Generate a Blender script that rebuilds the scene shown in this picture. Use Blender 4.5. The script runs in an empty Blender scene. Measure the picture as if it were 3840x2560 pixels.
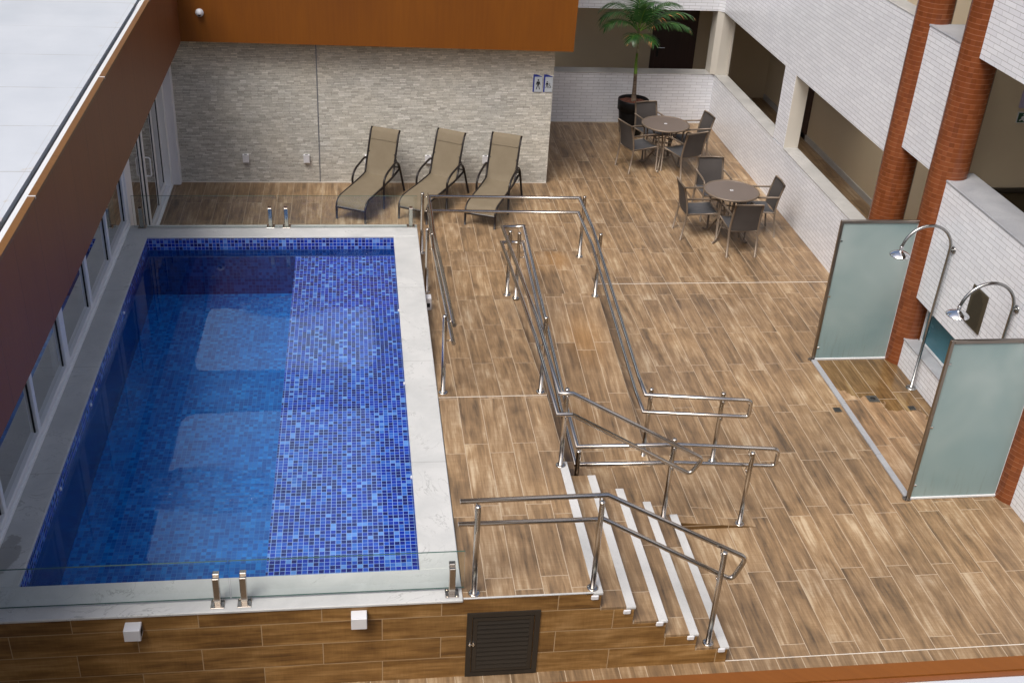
import bpy, math, random
from mathutils import Vector, Matrix
random.seed(7)
S = bpy.context.scene
COL = S.collection
PI = math.pi

# ------------------------------------------------------------------ mesh helper
class MB:
    def __init__(s, origin=(0, 0, 0)):
        s.v = []; s.f = []; s.m = []; s.sm = []; s.o = Vector(origin)
    def add(s, vs, fs, mi=0, smooth=False):
        b = len(s.v)
        s.v += [Vector(p) - s.o for p in vs]
        for f in fs:
            s.f.append([b + i for i in f]); s.m.append(mi); s.sm.append(smooth)
        return s
    def box(s, x0, x1, y0, y1, z0, z1, mi=0):
        v = [(x0,y0,z0),(x1,y0,z0),(x1,y1,z0),(x0,y1,z0),(x0,y0,z1),(x1,y0,z1),(x1,y1,z1),(x0,y1,z1)]
        return s.add(v, [(0,3,2,1),(4,5,6,7),(0,1,5,4),(1,2,6,5),(2,3,7,6),(3,0,4,7)], mi)
    def hexa(s, v, mi=0):
        return s.add(v, [(0,3,2,1),(4,5,6,7),(0,1,5,4),(1,2,6,5),(2,3,7,6),(3,0,4,7)], mi)
    def bbox(s, x0, x1, y0, y1, z0, z1, r=.008, mi=0):          # box with chamfered edges
        r = min(r, (x1-x0)*.45, (y1-y0)*.45, (z1-z0)*.45)
        vs = []; idx = {}
        for ix, x in ((0,x0),(1,x1)):
            for iy, y in ((0,y0),(1,y1)):
                for iz, z in ((0,z0),(1,z1)):
                    sx = r if ix == 0 else -r; sy = r if iy == 0 else -r; sz = r if iz == 0 else -r
                    idx[ix,iy,iz,'x'] = len(vs); vs.append((x, y+sy, z+sz))
                    idx[ix,iy,iz,'y'] = len(vs); vs.append((x+sx, y, z+sz))
                    idx[ix,iy,iz,'z'] = len(vs); vs.append((x+sx, y+sy, z))
        fs = []
        for a in (0,1):
            q = [(0,0),(1,0),(1,1),(0,1)]
            fx = [idx[a,i,j,'x'] for i,j in q]; fy = [idx[i,a,j,'y'] for i,j in q]; fz = [idx[i,j,a,'z'] for i,j in q]
            fs += [fx if a else fx[::-1], fy[::-1] if a else fy, fz if a else fz[::-1]]
        for i in (0,1):
            for j in (0,1):
                fs.append([idx[i,j,0,'x'],idx[i,j,1,'x'],idx[i,j,1,'y'],idx[i,j,0,'y']])
                fs.append([idx[i,0,j,'x'],idx[i,1,j,'x'],idx[i,1,j,'z'],idx[i,0,j,'z']])
                fs.append([idx[0,i,j,'y'],idx[1,i,j,'y'],idx[1,i,j,'z'],idx[0,i,j,'z']])
                for k in (0,1): fs.append([idx[i,j,k,'x'],idx[i,j,k,'y'],idx[i,j,k,'z']])
        return s.add(vs, fs, mi)
    def quad(s, a, b, c, d, mi=0): return s.add([a,b,c,d], [(0,1,2,3)], mi)
    def tube(s, pts, r, n=10, mi=0, caps=True, smooth=True, flat=None):
        pts = [Vector(p) for p in pts]
        rs = r if isinstance(r, (list, tuple)) else [r]*len(pts)
        rings = []; up = None
        for i, p in enumerate(pts):
            a = pts[max(i-1,0)]; b = pts[min(i+1,len(pts)-1)]
            t = ((p-a).normalized() + (b-p).normalized()) if 0 < i < len(pts)-1 else (b-a)
            if t.length < 1e-6: t = b-a
            t.normalize()
            if up is None:
                up = Vector((0,0,1)) if abs(t.z) < .9 else Vector((1,0,0))
            n1 = t.cross(up)
            if n1.length < 1e-4: n1 = t.cross(Vector((0,1,0)))
            n1.normalize(); n2 = n1.cross(t).normalized(); up = n2
            k = 1.0
            if 0 < i < len(pts)-1:
                c = (p-a).normalized().dot((b-p).normalized()); k = 1/max(.6, math.sqrt((1+c)/2))
            ring = []
            for j in range(n):
                th = 2*PI*j/n
                e1, e2 = (rs[i]*k, rs[i]) if flat is None else (flat[0], flat[1])
                ring.append(p + n1*math.cos(th)*e1 + n2*math.sin(th)*e2)
            rings.append(ring)
        vs = [q for ring in rings for q in ring]; fs = []
        for i in range(len(pts)-1):
            for j in range(n):
                k2 = (j+1) % n
                fs.append((i*n+j, i*n+k2, (i+1)*n+k2, (i+1)*n+j))
        b = len(s.v); s.add(vs, fs, mi, smooth)
        if caps:
            for base, rev in ((0, False), ((len(pts)-1)*n, True)):
                f = [b+base+j for j in range(n)]
                s.f.append(f[::-1] if rev else f); s.m.append(mi); s.sm.append(False)
        return s
    def lathe(s, prof, c, n=24, mi=0, smooth=True, axis='z'):
        vs = []; fs = []
        for r, h in prof:
            for j in range(n):
                th = 2*PI*j/n; a, b2 = r*math.cos(th), r*math.sin(th)
                p = {'z': (a, b2, h), 'x': (h, a, b2), 'y': (a, h, b2)}[axis]
                vs.append((c[0]+p[0], c[1]+p[1], c[2]+p[2]))
        for i in range(len(prof)-1):
            for j in range(n):
                k = (j+1) % n; fs.append((i*n+j, i*n+k, (i+1)*n+k, (i+1)*n+j))
        return s.add(vs, fs, mi, smooth)
    def cyl(s, c, r, h, n=20, mi=0, axis='z'):
        return s.lathe([(.0005,0),(r,0),(r,h),(.0005,h)], c, n, mi, False, axis)
    def prism(s, poly, y0, y1, mi=0, axis='y'):              # polygon in the plane across axis, extruded
        n = len(poly)
        def P(a, b, h): return {'y': (a,h,b), 'x': (h,a,b), 'z': (a,b,h)}[axis]
        vs = [P(a,b,y0) for a,b in poly] + [P(a,b,y1) for a,b in poly]
        return s.add(vs, [tuple(range(n)), tuple(range(2*n-1,n-1,-1))] + [(i,(i+1)%n,n+(i+1)%n,n+i) for i in range(n)], mi)
    def build(s, name, mat, parent=None, fix=False):
        me = bpy.data.meshes.new(name)
        me.from_pydata([tuple(p) for p in s.v], [], s.f)
        for m in (mat if isinstance(mat, (list, tuple)) else [mat]): me.materials.append(m)
        me.polygons.foreach_set('material_index', s.m)
        me.polygons.foreach_set('use_smooth', s.sm)
        me.update()
        if fix:
            import bmesh
            bm = bmesh.new(); bm.from_mesh(me); bmesh.ops.recalc_face_normals(bm, faces=bm.faces); bm.to_mesh(me); bm.free()
        o = bpy.data.objects.new(name, me); COL.objects.link(o)
        if parent is not None: o.parent = parent
        return o

def tag(o, label=None, cat=None, group=None, kind=None):
    if label: o['label'] = label
    if cat: o['category'] = cat
    if group: o['group'] = group
    if kind: o['kind'] = kind
    return o
def thing(name, label, cat, loc=(0,0,0), rotz=0, group=None):
    o = bpy.data.objects.new(name, None); COL.objects.link(o)
    o.empty_display_size = .1
    o.location = loc; o.rotation_euler = (0,0,rotz)
    return tag(o, label, cat, group)
def dup(o, parent=None):
    c = o.copy(); COL.objects.link(c)
    if parent is not None: c.parent = parent
    for ch in list(o.children): dup(ch, c)
    return c
def structure(name, mb, mat): return tag(mb.build(name, mat), kind='structure')

# ------------------------------------------------------------------ materials
class NT:
    def __init__(s, name):
        s.mat = bpy.data.materials.new(name); s.mat.use_nodes = True
        s.nt = s.mat.node_tree; s.N = s.nt.nodes; s.N.clear()
        s.out = s.N.new('ShaderNodeOutputMaterial')
    def n(s, t, **kw):
        x = s.N.new(t)
        for k, v in kw.items(): setattr(x, k, v)
        return x
    def L(s, a, b): s.nt.links.new(a, b)
    def set(s, sock, v):
        if hasattr(v, 'links') or isinstance(v, bpy.types.NodeSocket): s.L(v, sock)
        else: sock.default_value = v
    def m(s, op, a, b=0.0, c=0.0):
        x = s.n('ShaderNodeMath', operation=op)
        s.set(x.inputs[0], a); s.set(x.inputs[1], b); s.set(x.inputs[2], c)
        return x.outputs[0]
    def pos(s):
        g = s.n('ShaderNodeNewGeometry'); x = s.n('ShaderNodeSeparateXYZ'); s.L(g.outputs['Position'], x.inputs[0])
        return dict(x=x.outputs[0], y=x.outputs[1], z=x.outputs[2])
    def vec(s, a, b, c=0.0):
        x = s.n('ShaderNodeCombineXYZ'); s.set(x.inputs[0], a); s.set(x.inputs[1], b); s.set(x.inputs[2], c); return x.outputs[0]
    def noise(s, v, scale, detail=3, rough=.55, dist=0.0):
        x = s.n('ShaderNodeTexNoise'); s.L(v, x.inputs['Vector']); x.inputs['Scale'].default_value = scale
        x.inputs['Detail'].default_value = detail; x.inputs['Roughness'].default_value = rough; x.inputs['Distortion'].default_value = dist
        return x.outputs['Fac']
    def white(s, v):
        x = s.n('ShaderNodeTexWhiteNoise', noise_dimensions='3D'); s.L(v, x.inputs['Vector'])
        return x.outputs['Value'], x.outputs['Color']
    def ramp(s, f, stops, mode='LINEAR'):
        x = s.n('ShaderNodeValToRGB'); s.set(x.inputs[0], f); cr = x.color_ramp; cr.interpolation = mode
        while len(cr.elements) < len(stops): cr.elements.new(.5)
        for e, (p, c) in zip(cr.elements, stops): e.position = p; e.color = (*c, 1)
        return x.outputs[0]
    def mix(s, f, a, b, mode='MIX'):
        x = s.n('ShaderNodeMix', data_type='RGBA', blend_type=mode)
        s.set(x.inputs[0], f)
        for sk, v in ((x.inputs[6], a), (x.inputs[7], b)):
            s.set(sk, (*v, 1) if isinstance(v, tuple) else v)
        return x.outputs[2]
    def mr(s, v, a, b, c=0.0, d=1.0):
        x = s.n('ShaderNodeMapRange', interpolation_type='SMOOTHSTEP'); s.set(x.inputs[0], v)
        for i, q in enumerate((a,b,c,d)): s.set(x.inputs[i+1], q)
        return x.outputs[0]
    def schlick(s, f0, k=1.0, normal=None):
        g = s.n('ShaderNodeNewGeometry'); d = s.n('ShaderNodeVectorMath', operation='DOT_PRODUCT')
        s.L(normal if normal is not None else g.outputs['Normal'], d.inputs[0]); s.L(g.outputs['Incoming'], d.inputs[1])
        c = s.m('SUBTRACT', 1.0, s.m('MINIMUM', s.m('ABSOLUTE', d.outputs['Value']), 1.0))
        return s.m('MINIMUM', s.m('MULTIPLY', s.m('ADD', f0, s.m('MULTIPLY', s.m('POWER', c, 5.0), 1-f0)), k), 1.0)
    def bump(s, h, strength, dist=.01):
        x = s.n('ShaderNodeBump'); s.L(h, x.inputs['Height']); x.inputs['Strength'].default_value = strength; x.inputs['Distance'].default_value = dist
        return x.outputs[0]
    def principled(s, color, rough=.5, metal=0.0, spec=.5, normal=None, coat=0.0):
        b = s.n('ShaderNodeBsdfPrincipled')
        s.set(b.inputs['Base Color'], (*color, 1) if isinstance(color, tuple) else color)
        s.set(b.inputs['Roughness'], rough); s.set(b.inputs['Metallic'], metal)
        b.inputs['Specular IOR Level'].default_value = spec; b.inputs['Coat Weight'].default_value = coat
        if normal is not None: s.L(normal, b.inputs['Normal'])
        s.L(b.outputs[0], s.out.inputs[0]); return b
    def tile(s, u, v, L, W, g, shift='half', pfrac=.5, u0=0.0, v0=0.0, gu=None):
        """returns grout mask, per tile random value, random colour, in-tile coords"""
        vv = s.m('DIVIDE', s.m('SUBTRACT', v, v0), W); row = s.m('FLOOR', vv); fv = s.m('SUBTRACT', vv, row)
        if shift == 'half': sh = s.m('MULTIPLY', s.m('ABSOLUTE', s.m('MODULO', row, 2.0)), pfrac)
        elif shift == 'random': sh = s.white(s.vec(row, 3.3, 1.7))[0]
        else: sh = 0.0
        uu = s.m('ADD', s.m('DIVIDE', s.m('SUBTRACT', u, u0), L), sh); col = s.m('FLOOR', uu); fu = s.m('SUBTRACT', uu, col)
        ev = s.m('MULTIPLY', s.m('SUBTRACT', .5, s.m('ABSOLUTE', s.m('SUBTRACT', fv, .5))), W)
        eu = s.m('MULTIPLY', s.m('SUBTRACT', .5, s.m('ABSOLUTE', s.m('SUBTRACT', fu, .5))), L)
        if gu is not None: eu = s.m('MULTIPLY', eu, g/gu)
        d = s.m('MINIMUM', ev, eu)
        mask = s.mr(d, g*.35, g*.65, 1.0, 0.0)
        r, rc = s.white(s.vec(col, row, 5.1))
        sep = s.n('ShaderNodeSeparateColor'); s.L(rc, sep.inputs[0])
        return mask, r, (sep.outputs[0], sep.outputs[1], sep.outputs[2]), d

def wood_tile(name, ua='y', va='x', u0=.1445, v0=2.2132, pfrac=.156, dark=1.0, warm=0.0, L=.8835, W=.2172, g=.0055, grout=(.45,.36,.26), rough=.42, wall=False, stains=(), wet=False):
    t = NT(name); p = t.pos()
    u, v = p[ua], p[va]
    mask, r, (r1, r2, r3), d = t.tile(u, v, L, W, g, 'half', pfrac, u0, v0)
    cu = t.m('ADD', u, t.m('MULTIPLY', r1, 37.0)); cv = t.m('ADD', v, t.m('MULTIPLY', r2, 23.0))
    broad = t.noise(t.vec(t.m('MULTIPLY', cu, 1.3), t.m('MULTIPLY', cv, 9.0), t.m('MULTIPLY', r3, 9.0)), 1.0, 4, .55, .35)
    patch = t.noise(t.vec(t.m('MULTIPLY', cu, 3.0), t.m('MULTIPLY', cv, 5.0), 4.0), 1.1, 2, .5, .8)
    streak = t.noise(t.vec(t.m('MULTIPLY', cu, 2.2), t.m('MULTIPLY', cv, 30.0), t.m('MULTIPLY', r1, 5.0)), 1.0, 4, .6, .5)
    fine = t.noise(t.vec(t.m('MULTIPLY', cu, 7.0), t.m('MULTIPLY', cv, 90.0), r3), 1.0, 3, .6)
    saw = t.noise(t.vec(t.m('MULTIPLY', cu, 85.0), t.m('MULTIPLY', cv, 9.0), r1), 1.0, 2, .5)
    f = t.m('ADD', .5, t.m('ADD', t.m('ADD', t.m('MULTIPLY', t.m('SUBTRACT', broad, .5), .85), t.m('MULTIPLY', t.m('SUBTRACT', streak, .5), .85)), t.m('MULTIPLY', t.m('SUBTRACT', patch, .5), .48)))
    f = t.m('ADD', f, t.m('MULTIPLY', t.m('SUBTRACT', r, .5), .15))
    f = t.m('ADD', f, t.m('MULTIPLY', t.m('SUBTRACT', fine, .5), .22))
    f = t.m('ADD', f, t.m('MULTIPLY', t.m('SUBTRACT', saw, .5), t.m('MULTIPLY', patch, .30)))
    if wall:
        st = [(.18,(.090,.042,.012)),(.40,(.175,.089,.026)),(.58,(.248,.134,.043)),(.80,(.36,.213,.085))]
    else:
        st = [(.12,(.080,.057,.037)),(.34,(.176,.116,.065)),(.50,(.243,.159,.087)),(.64,(.308,.214,.125)),(.82,(.44,.348,.238))]
    st = [(a, (c[0]*dark, c[1]*dark*(1-.06*warm), c[2]*dark*(1-.3*warm))) for a, c in st]
    c = t.ramp(f, st)
    blotch = t.noise(t.vec(u, v, 0.0), .9, 3, .6)
    c = t.mix(1.0, c, t.ramp(blotch, [(.25,(.80,.80,.83)),(.75,(1.17,1.14,1.07))]), 'MULTIPLY')
    for (sx_, sy_, rr_, am_) in stains:
        dx = t.m('SUBTRACT', p['x'], sx_); dy = t.m('MULTIPLY', t.m('SUBTRACT', p['y'], sy_), .45)
        dd = t.m('ADD', t.m('SQRT', t.m('ADD', t.m('MULTIPLY', dx, dx), t.m('MULTIPLY', dy, dy))), t.m('MULTIPLY', t.m('SUBTRACT', patch, .5), .25))
        c = t.mix(t.m('MULTIPLY', t.mr(dd, .0, rr_, 1.0, 0.0), am_), c, (.30,.145,.035))
    wetm = None
    if wet:
        edge = t.m('ADD', t.m('ADD', t.m('MULTIPLY', t.m('SUBTRACT', p['x'], 4.62), -.75), 3.98), t.m('MULTIPLY', t.m('SUBTRACT', t.noise(t.vec(p['x'], p['y'], 7.0), 4.0, 4, .6), .5), .9))
        wetm = t.mr(t.m('SUBTRACT', p['y'], edge), -.02, .03)
        c = t.mix(wetm, t.mix(1.0, c, (1.12,1.08,1.10), 'MULTIPLY'), t.mix(1.0, c, (.66,.60,.46), 'MULTIPLY'))
    c = t.mix(mask, c, grout)
    h = t.m('SUBTRACT', t.m('MULTIPLY', fine, .25), mask)
    if wetm is not None: rough = t.m('SUBTRACT', rough, t.m('MULTIPLY', wetm, .24))
    rg = t.m('ADD', rough, t.m('MULTIPLY', t.m('SUBTRACT', patch, .5), .22))
    t.principled(c, rg, 0, .45, t.bump(h, .25, .003)); return t.mat

def white_tile(name, ua='y', va='z', u0=0.0, v0=0.0, base=(.78,.80,.84)):
    t = NT(name); p = t.pos()
    mask, r, rr, d = t.tile(p[ua], p[va], .21, .0541, .0052, 'half', .5, u0, v0, gu=.0042)
    n = t.noise(t.vec(p[ua], p[va], 0.0), 1.3, 3)
    c = t.mix(1.0, t.ramp(r, [(0,(.93,.93,.94)),(1,(1.03,1.03,1.03))]), t.ramp(n, [(.3,tuple(x*.95 for x in base)),(.7,base)]), 'MULTIPLY')
    c = t.mix(t.m('MULTIPLY', mask, .8), c, (.27,.27,.28))
    h = t.m('ADD', t.m('MULTIPLY', mask, -1.0), t.m('MULTIPLY', r, .15))
    t.principled(c, .22, 0, .5, t.bump(h, .3, .002)); return t.mat

def stone_strip(name):
    t = NT(name); p = t.pos()
    mask, r, (r1, r2, r3), d = t.tile(p['x'], p['z'], .097, .0248, .0046, 'random', gu=.004)
    warm = t.mr(p['z'], 1.5, 2.2)
    big = t.noise(t.vec(p['x'], p['z'], 2.0), 1.1, 3, .6)
    c = t.ramp(r, [(0,(.45,.435,.385)),(.25,(.53,.515,.46)),(.6,(.58,.565,.505)),(.88,(.64,.625,.565)),(1,(.74,.725,.665))])
    c = t.mix(1.0, c, t.ramp(big, [(.3,(.90,.91,.93)),(.7,(1.05,1.03,1.0))]), 'MULTIPLY')
    c = t.mix(t.m('MULTIPLY', warm, .55), c, t.mix(1.0, c, (1.1,.96,.74), 'MULTIPLY'))
    sp = t.noise(t.vec(t.m('MULTIPLY', p['x'], 30.0), t.m('MULTIPLY', p['z'], 90.0), 0.0), 1.0, 2)
    c = t.mix(1.0, c, t.ramp(sp, [(.3,(.86,.86,.86)),(.7,(1.1,1.1,1.1))]), 'MULTIPLY')
    gm = t.m('MULTIPLY', mask, t.m('ADD', .25, t.m('MULTIPLY', t.m('POWER', r2, 2.0), .75)))
    c = t.mix(gm, c, (.09,.085,.072))
    h = t.m('SUBTRACT', t.m('MULTIPLY', r1, .9), t.m('MULTIPLY', mask, 1.2))
    t.principled(c, .85, 0, .2, t.bump(h, .45, .006)); return t.mat

def mosaic(name, ua, va, u0=0.0, v0=0.0, deep=False, gw=.0045):
    t = NT(name); p = t.pos()
    mask, r, rr, d = t.tile(p[ua], p[va], .0437, .0437, gw, None, u0=u0, v0=v0)
    if deep == 'wall':  # below the waterline: underwater shade and tint put into the tile colours
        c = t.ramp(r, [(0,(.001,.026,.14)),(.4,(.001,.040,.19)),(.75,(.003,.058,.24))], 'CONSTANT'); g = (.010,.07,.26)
    elif deep:  # deep floor and riser: tint of the water put into the tile colours
        c = t.ramp(r, [(0,(.001,.092,.38)),(.28,(.001,.130,.47)),(.60,(.002,.172,.56)),(.86,(.006,.225,.64))], 'CONSTANT')
        g = (.03,.20,.52)
    else:
        c = t.ramp(r, [(0,(.006,.008,.12)),(.20,(.007,.014,.20)),(.42,(.006,.032,.37)),(.66,(.012,.072,.44)),(.84,(.035,.14,.52)),(.93,(.13,.28,.64))], 'CONSTANT')
        g = (.37,.45,.70)
    sh = t.noise(t.vec(p[ua], p[va], 1.0), 2.3, 2)
    c = t.mix(1.0, c, t.ramp(sh, [(.3,(.85,.85,.88)),(.7,(1.12,1.12,1.1))]), 'MULTIPLY')
    c = t.mix(mask, c, g)
    t.principled(c, .18, 0, .5); return t.mat

def column_tile(name, cx, cy):
    t = NT(name); p = t.pos()
    a = t.m('ARCTAN2', t.m('SUBTRACT', p['y'], cy), t.m('SUBTRACT', p['x'], cx))
    u = t.m('MULTIPLY', t.m('ADD', a, 4.0), .205)
    mask, r, (r1,r2,r3), d = t.tile(u, p['z'], .0537, .0541, .0050, None, gu=.0028)
    seg = t.white(t.vec(t.m('FLOOR', t.m('DIVIDE', u, .0537)), t.m('FLOOR', t.m('DIVIDE', p['z'], .54)), 2.0))[0]
    f = t.m('ADD', t.m('MULTIPLY', r, .6), t.m('MULTIPLY', seg, .4))
    c = t.ramp(f, [(0,(.135,.036,.011)),(.5,(.175,.049,.015)),(1,(.215,.064,.021))])
    vv = t.m('DIVIDE', p['z'], .0541); fv = t.m('FRACT', vv)
    hor = t.mr(t.m('SUBTRACT', .5, t.m('ABSOLUTE', t.m('SUBTRACT', fv, .5))), .03, .06, 1.0, 0.0)
    c = t.mix(t.m('MULTIPLY', mask, .22), c, (.16,.06,.03))
    c = t.mix(t.m('MULTIPLY', hor, t.m('ADD', .12, t.m('MULTIPLY', r1, .30))), c, (.50,.25,.15))
    t.principled(c, .22, 0, .5, t.bump(t.m('MULTIPLY', mask, -1.0), .3, .002)); return t.mat

def granite(name, a=(.50,.505,.50), b=(.62,.62,.615), speck=.5, vein=True, rough=.35, seams=None):
    t = NT(name); p = t.pos(); v = t.vec(p['x'], p['y'], p['z'])
    n1 = t.noise(v, 2.2, 4, .6, .6); n2 = t.noise(v, 160.0, 2, .6); n3 = t.noise(v, 45.0, 3, .6)
    c = t.ramp(n1, [(.3,a),(.62,b)])
    c = t.mix(t.m('MULTIPLY', t.mr(n2, .52, .72), speck*.5), c, tuple(x*.45 for x in a))
    c = t.mix(t.m('MULTIPLY', t.mr(n3, .60, .74), speck*.5), c, tuple(x*.6 for x in a))
    if vein:
        w = t.noise(v, 1.7, 5, .62, 2.2)
        ln = t.mr(t.m('ABSOLUTE', t.m('SUBTRACT', w, .5)), .0, .012, 1.0, 0.0)
        c = t.mix(t.m('MULTIPLY', t.m('MULTIPLY', ln, t.mr(n1, .45, .62)), .55), c, tuple(x*.42 for x in a))
    if seams:
        sm = None
        for y in seams:
            e = t.mr(t.m('ABSOLUTE', t.m('SUBTRACT', p['y'], y)), .002, .005, 1.0, 0.0)
            sm = e if sm is None else t.m('MAXIMUM', sm, e)
        c = t.mix(t.m('MULTIPLY', sm, .55), c, (.2,.2,.19))
        # damp patch near the window corner
        dx = t.m('SUBTRACT', p['x'], -3.42); dy = t.m('SUBTRACT', p['y'], .72)
        dd = t.m('SQRT', t.m('ADD', t.m('MULTIPLY', t.m('MULTIPLY', dx, dx), 3.0), t.m('MULTIPLY', dy, dy)))
        dd = t.m('ADD', dd, t.m('MULTIPLY', t.m('SUBTRACT', t.noise(v, 9.0, 3), .5), .30))
        wet = t.mr(dd, .17, .20, 1.0, 0.0)
        c = t.mix(t.m('MULTIPLY', wet, .55), c, (.17,.16,.14))
    t.principled(c, t.m('ADD', rough, t.m('MULTIPLY', n1, .15)), 0, .45, t.bump(n2, .06, .002)); return t.mat

def plain(name, col, rough=.5, metal=0.0, spec=.5, var=.08, scale=4.0, coat=0.0, bump=0.0):
    t = NT(name); tc = t.n('ShaderNodeTexCoord')
    n = t.noise(tc.outputs['Object'], scale, 4, .6)
    c = t.mix(1.0, col, t.ramp(n, [(.25,(1-var,)*3),(.75,(1+var,)*3)]), 'MULTIPLY')
    nb = t.bump(t.noise(tc.outputs['Object'], scale*12, 2), bump, .003) if bump else None
    t.principled(c, t.m('ADD', rough, t.m('MULTIPLY', t.m('SUBTRACT', n, .5), .12)), metal, spec, nb, coat); return t.mat

def laminate(name, cola, colb, rough=.38, seam=1.21, ua='y', su=0.0):
    t = NT(name); p = t.pos()
    g = t.noise(t.vec(t.m('MULTIPLY', t.m('ADD', p['x'], p['y']), 26.0), t.m('MULTIPLY', p['z'], 1.3), 0.0), 1.0, 4, .6)
    b = t.noise(t.vec(t.m('MULTIPLY', t.m('ADD', p['x'], p['y']), 1.6), t.m('MULTIPLY', p['z'], .5), 3.0), 1.0, 3)
    c = t.ramp(t.m('ADD', t.m('MULTIPLY', g, .5), t.m('MULTIPLY', b, .5)), [(.3,cola),(.7,colb)])
    fr = t.m('FRACT', t.m('DIVIDE', t.m('SUBTRACT', p[ua], su), seam))
    e = t.mr(t.m('MULTIPLY', t.m('SUBTRACT', .5, t.m('ABSOLUTE', t.m('SUBTRACT', fr, .5))), seam), .002, .006, 1.0, 0.0)
    c = t.mix(t.m('MULTIPLY', e, .55), c, tuple(x*.35 for x in cola))
    t.principled(c, rough, 0, .4, t.bump(t.m('MULTIPLY', e, -1.0), .3, .003)); return t.mat

def roof_mat(name):
    t = NT(name); p = t.pos(); v = t.vec(p['x'], p['y'], 0.0)
    fr = t.m('FRACT', t.m('DIVIDE', t.m('SUBTRACT', p['y'], 2.505), 1.0165))
    wob = t.noise(v, 2.5, 3)
    e = t.mr(t.m('MULTIPLY', t.m('SUBTRACT', .5, t.m('ABSOLUTE', t.m('SUBTRACT', fr, .5))), 1.0165), .003, .009, 1.0, 0.0)
    n = t.noise(v, .8, 4, .6); c = t.ramp(n, [(.3,(.43,.465,.51)),(.7,(.52,.55,.59))])
    c = t.mix(t.m('MULTIPLY', e, t.mr(wob, .35, .6, .12, .6)), c, (.20,.18,.15))
    # sealant stains beside the gutter
    s2 = t.noise(v, 6.0, 4, .65); near = t.mr(p['x'], -3.42, -3.33)
    c = t.mix(t.m('MULTIPLY', t.m('MULTIPLY', near, t.mr(s2, .58, .7)), .5), c, (.42,.36,.26))
    d = t.mr(t.m('ABSOLUTE', t.m('SUBTRACT', p['x'], t.m('ADD', -3.345, t.m('MULTIPLY', wob, .012)))), .0, .005, 1.0, 0.0)
    c = t.mix(t.m('MULTIPLY', d, .35), c, (.30,.27,.22))
    t.principled(c, .4, 0, .4); return t.mat

def glass(name, tint=(.90,.95,.93), ior=1.45, k=1.0):
    t = NT(name)
    tr = t.n('ShaderNodeBsdfTransparent'); tr.inputs[0].default_value = (*tint, 1)
    gl = t.n('ShaderNodeBsdfGlossy'); gl.inputs['Roughness'].default_value = .02
    mx = t.n('ShaderNodeMixShader'); t.L(t.schlick(((ior-1)/(ior+1))**2, k*1.6), mx.inputs[0])
    t.L(tr.outputs[0], mx.inputs[1]); t.L(gl.outputs[0], mx.inputs[2]); t.L(mx.outputs[0], t.out.inputs[0])
    return t.mat

def water_mat():
    t = NT('pool water'); p = t.pos()
    v = t.vec(p['x'], p['y'], 0.0)
    def blob(cx, cy, rx, ry):
        a = t.m('DIVIDE', t.m('SUBTRACT', p['x'], cx), rx); b = t.m('DIVIDE', t.m('SUBTRACT', p['y'], cy), ry)
        d = t.m('ADD', t.m('SQRT', t.m('ADD', t.m('MULTIPLY', a, a), t.m('MULTIPLY', b, b))), t.m('MULTIPLY', t.m('SUBTRACT', t.noise(v, 3.0, 2), .5), .7))
        return t.mr(d, .55, 1.0, 1.0, 0.0)
    rip = t.m('MAXIMUM', blob(-1.95, 1.62, .65, .36), t.m('MAXIMUM', blob(-1.55, 4.9, .55, .28), blob(-.75, 6.2, .35, .16)))
    calm = t.noise(v, 2.2, 2, .5)
    r1 = t.noise(t.vec(t.m('MULTIPLY', p['x'], 11.0), t.m('MULTIPLY', p['y'], 26.0), 0.0), 1.0, 3, .6, .8)
    h = t.m('ADD', t.m('MULTIPLY', calm, .014), t.m('MULTIPLY', t.m('MULTIPLY', r1, rip), .24))
    nb = t.bump(h, 1.0, .055)
    tr = t.n('ShaderNodeBsdfTransparent'); tr.inputs[0].default_value = (.80,.91,.97,1)
    gl = t.n('ShaderNodeBsdfGlossy'); gl.inputs['Roughness'].default_value = .01; t.L(nb, gl.inputs['Normal'])
    mx = t.n('ShaderNodeMixShader'); t.L(t.schlick(.026, 1.5, nb), mx.inputs[0]); t.L(tr.outputs[0], mx.inputs[1]); t.L(gl.outputs[0], mx.inputs[2])
    t.L(mx.outputs[0], t.out.inputs[0]); return t.mat

def frosted(name):
    t = NT(name); p = t.pos()
    n = t.noise(t.vec(p['x'], p['y'], p['z']), 1.0, 3, .5, .4); dr = t.noise(t.vec(t.m('MULTIPLY', p['x'], 38.0), p['y'], t.m('MULTIPLY', p['z'], 2.5)), 1.0, 3, .6)
    c = t.ramp(n, [(.25,(.31,.46,.48)),(.50,(.45,.575,.575)),(.75,(.59,.69,.685))])
    low = t.mr(p['z'], .05, .55, 1.0, 0.0)
    c = t.mix(t.m('MULTIPLY', t.m('MULTIPLY', low, t.mr(dr, .52, .72)), .35), c, (.25,.29,.26))
    d = t.n('ShaderNodeBsdfDiffuse'); t.L(c, d.inputs[0])
    tl = t.n('ShaderNodeBsdfTranslucent'); t.L(c, tl.inputs[0])
    g = t.n('ShaderNodeBsdfGlossy'); g.inputs['Roughness'].default_value = .35
    m1 = t.n('ShaderNodeMixShader'); m1.inputs[0].default_value = .45; t.L(d.outputs[0], m1.inputs[1]); t.L(tl.outputs[0], m1.inputs[2])
    m2 = t.n('ShaderNodeMixShader'); t.L(t.schlick(.04), m2.inputs[0]); t.L(m1.outputs[0], m2.inputs[1]); t.L(g.outputs[0], m2.inputs[2])
    t.L(m2.outputs[0], t.out.inputs[0]); return t.mat

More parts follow.
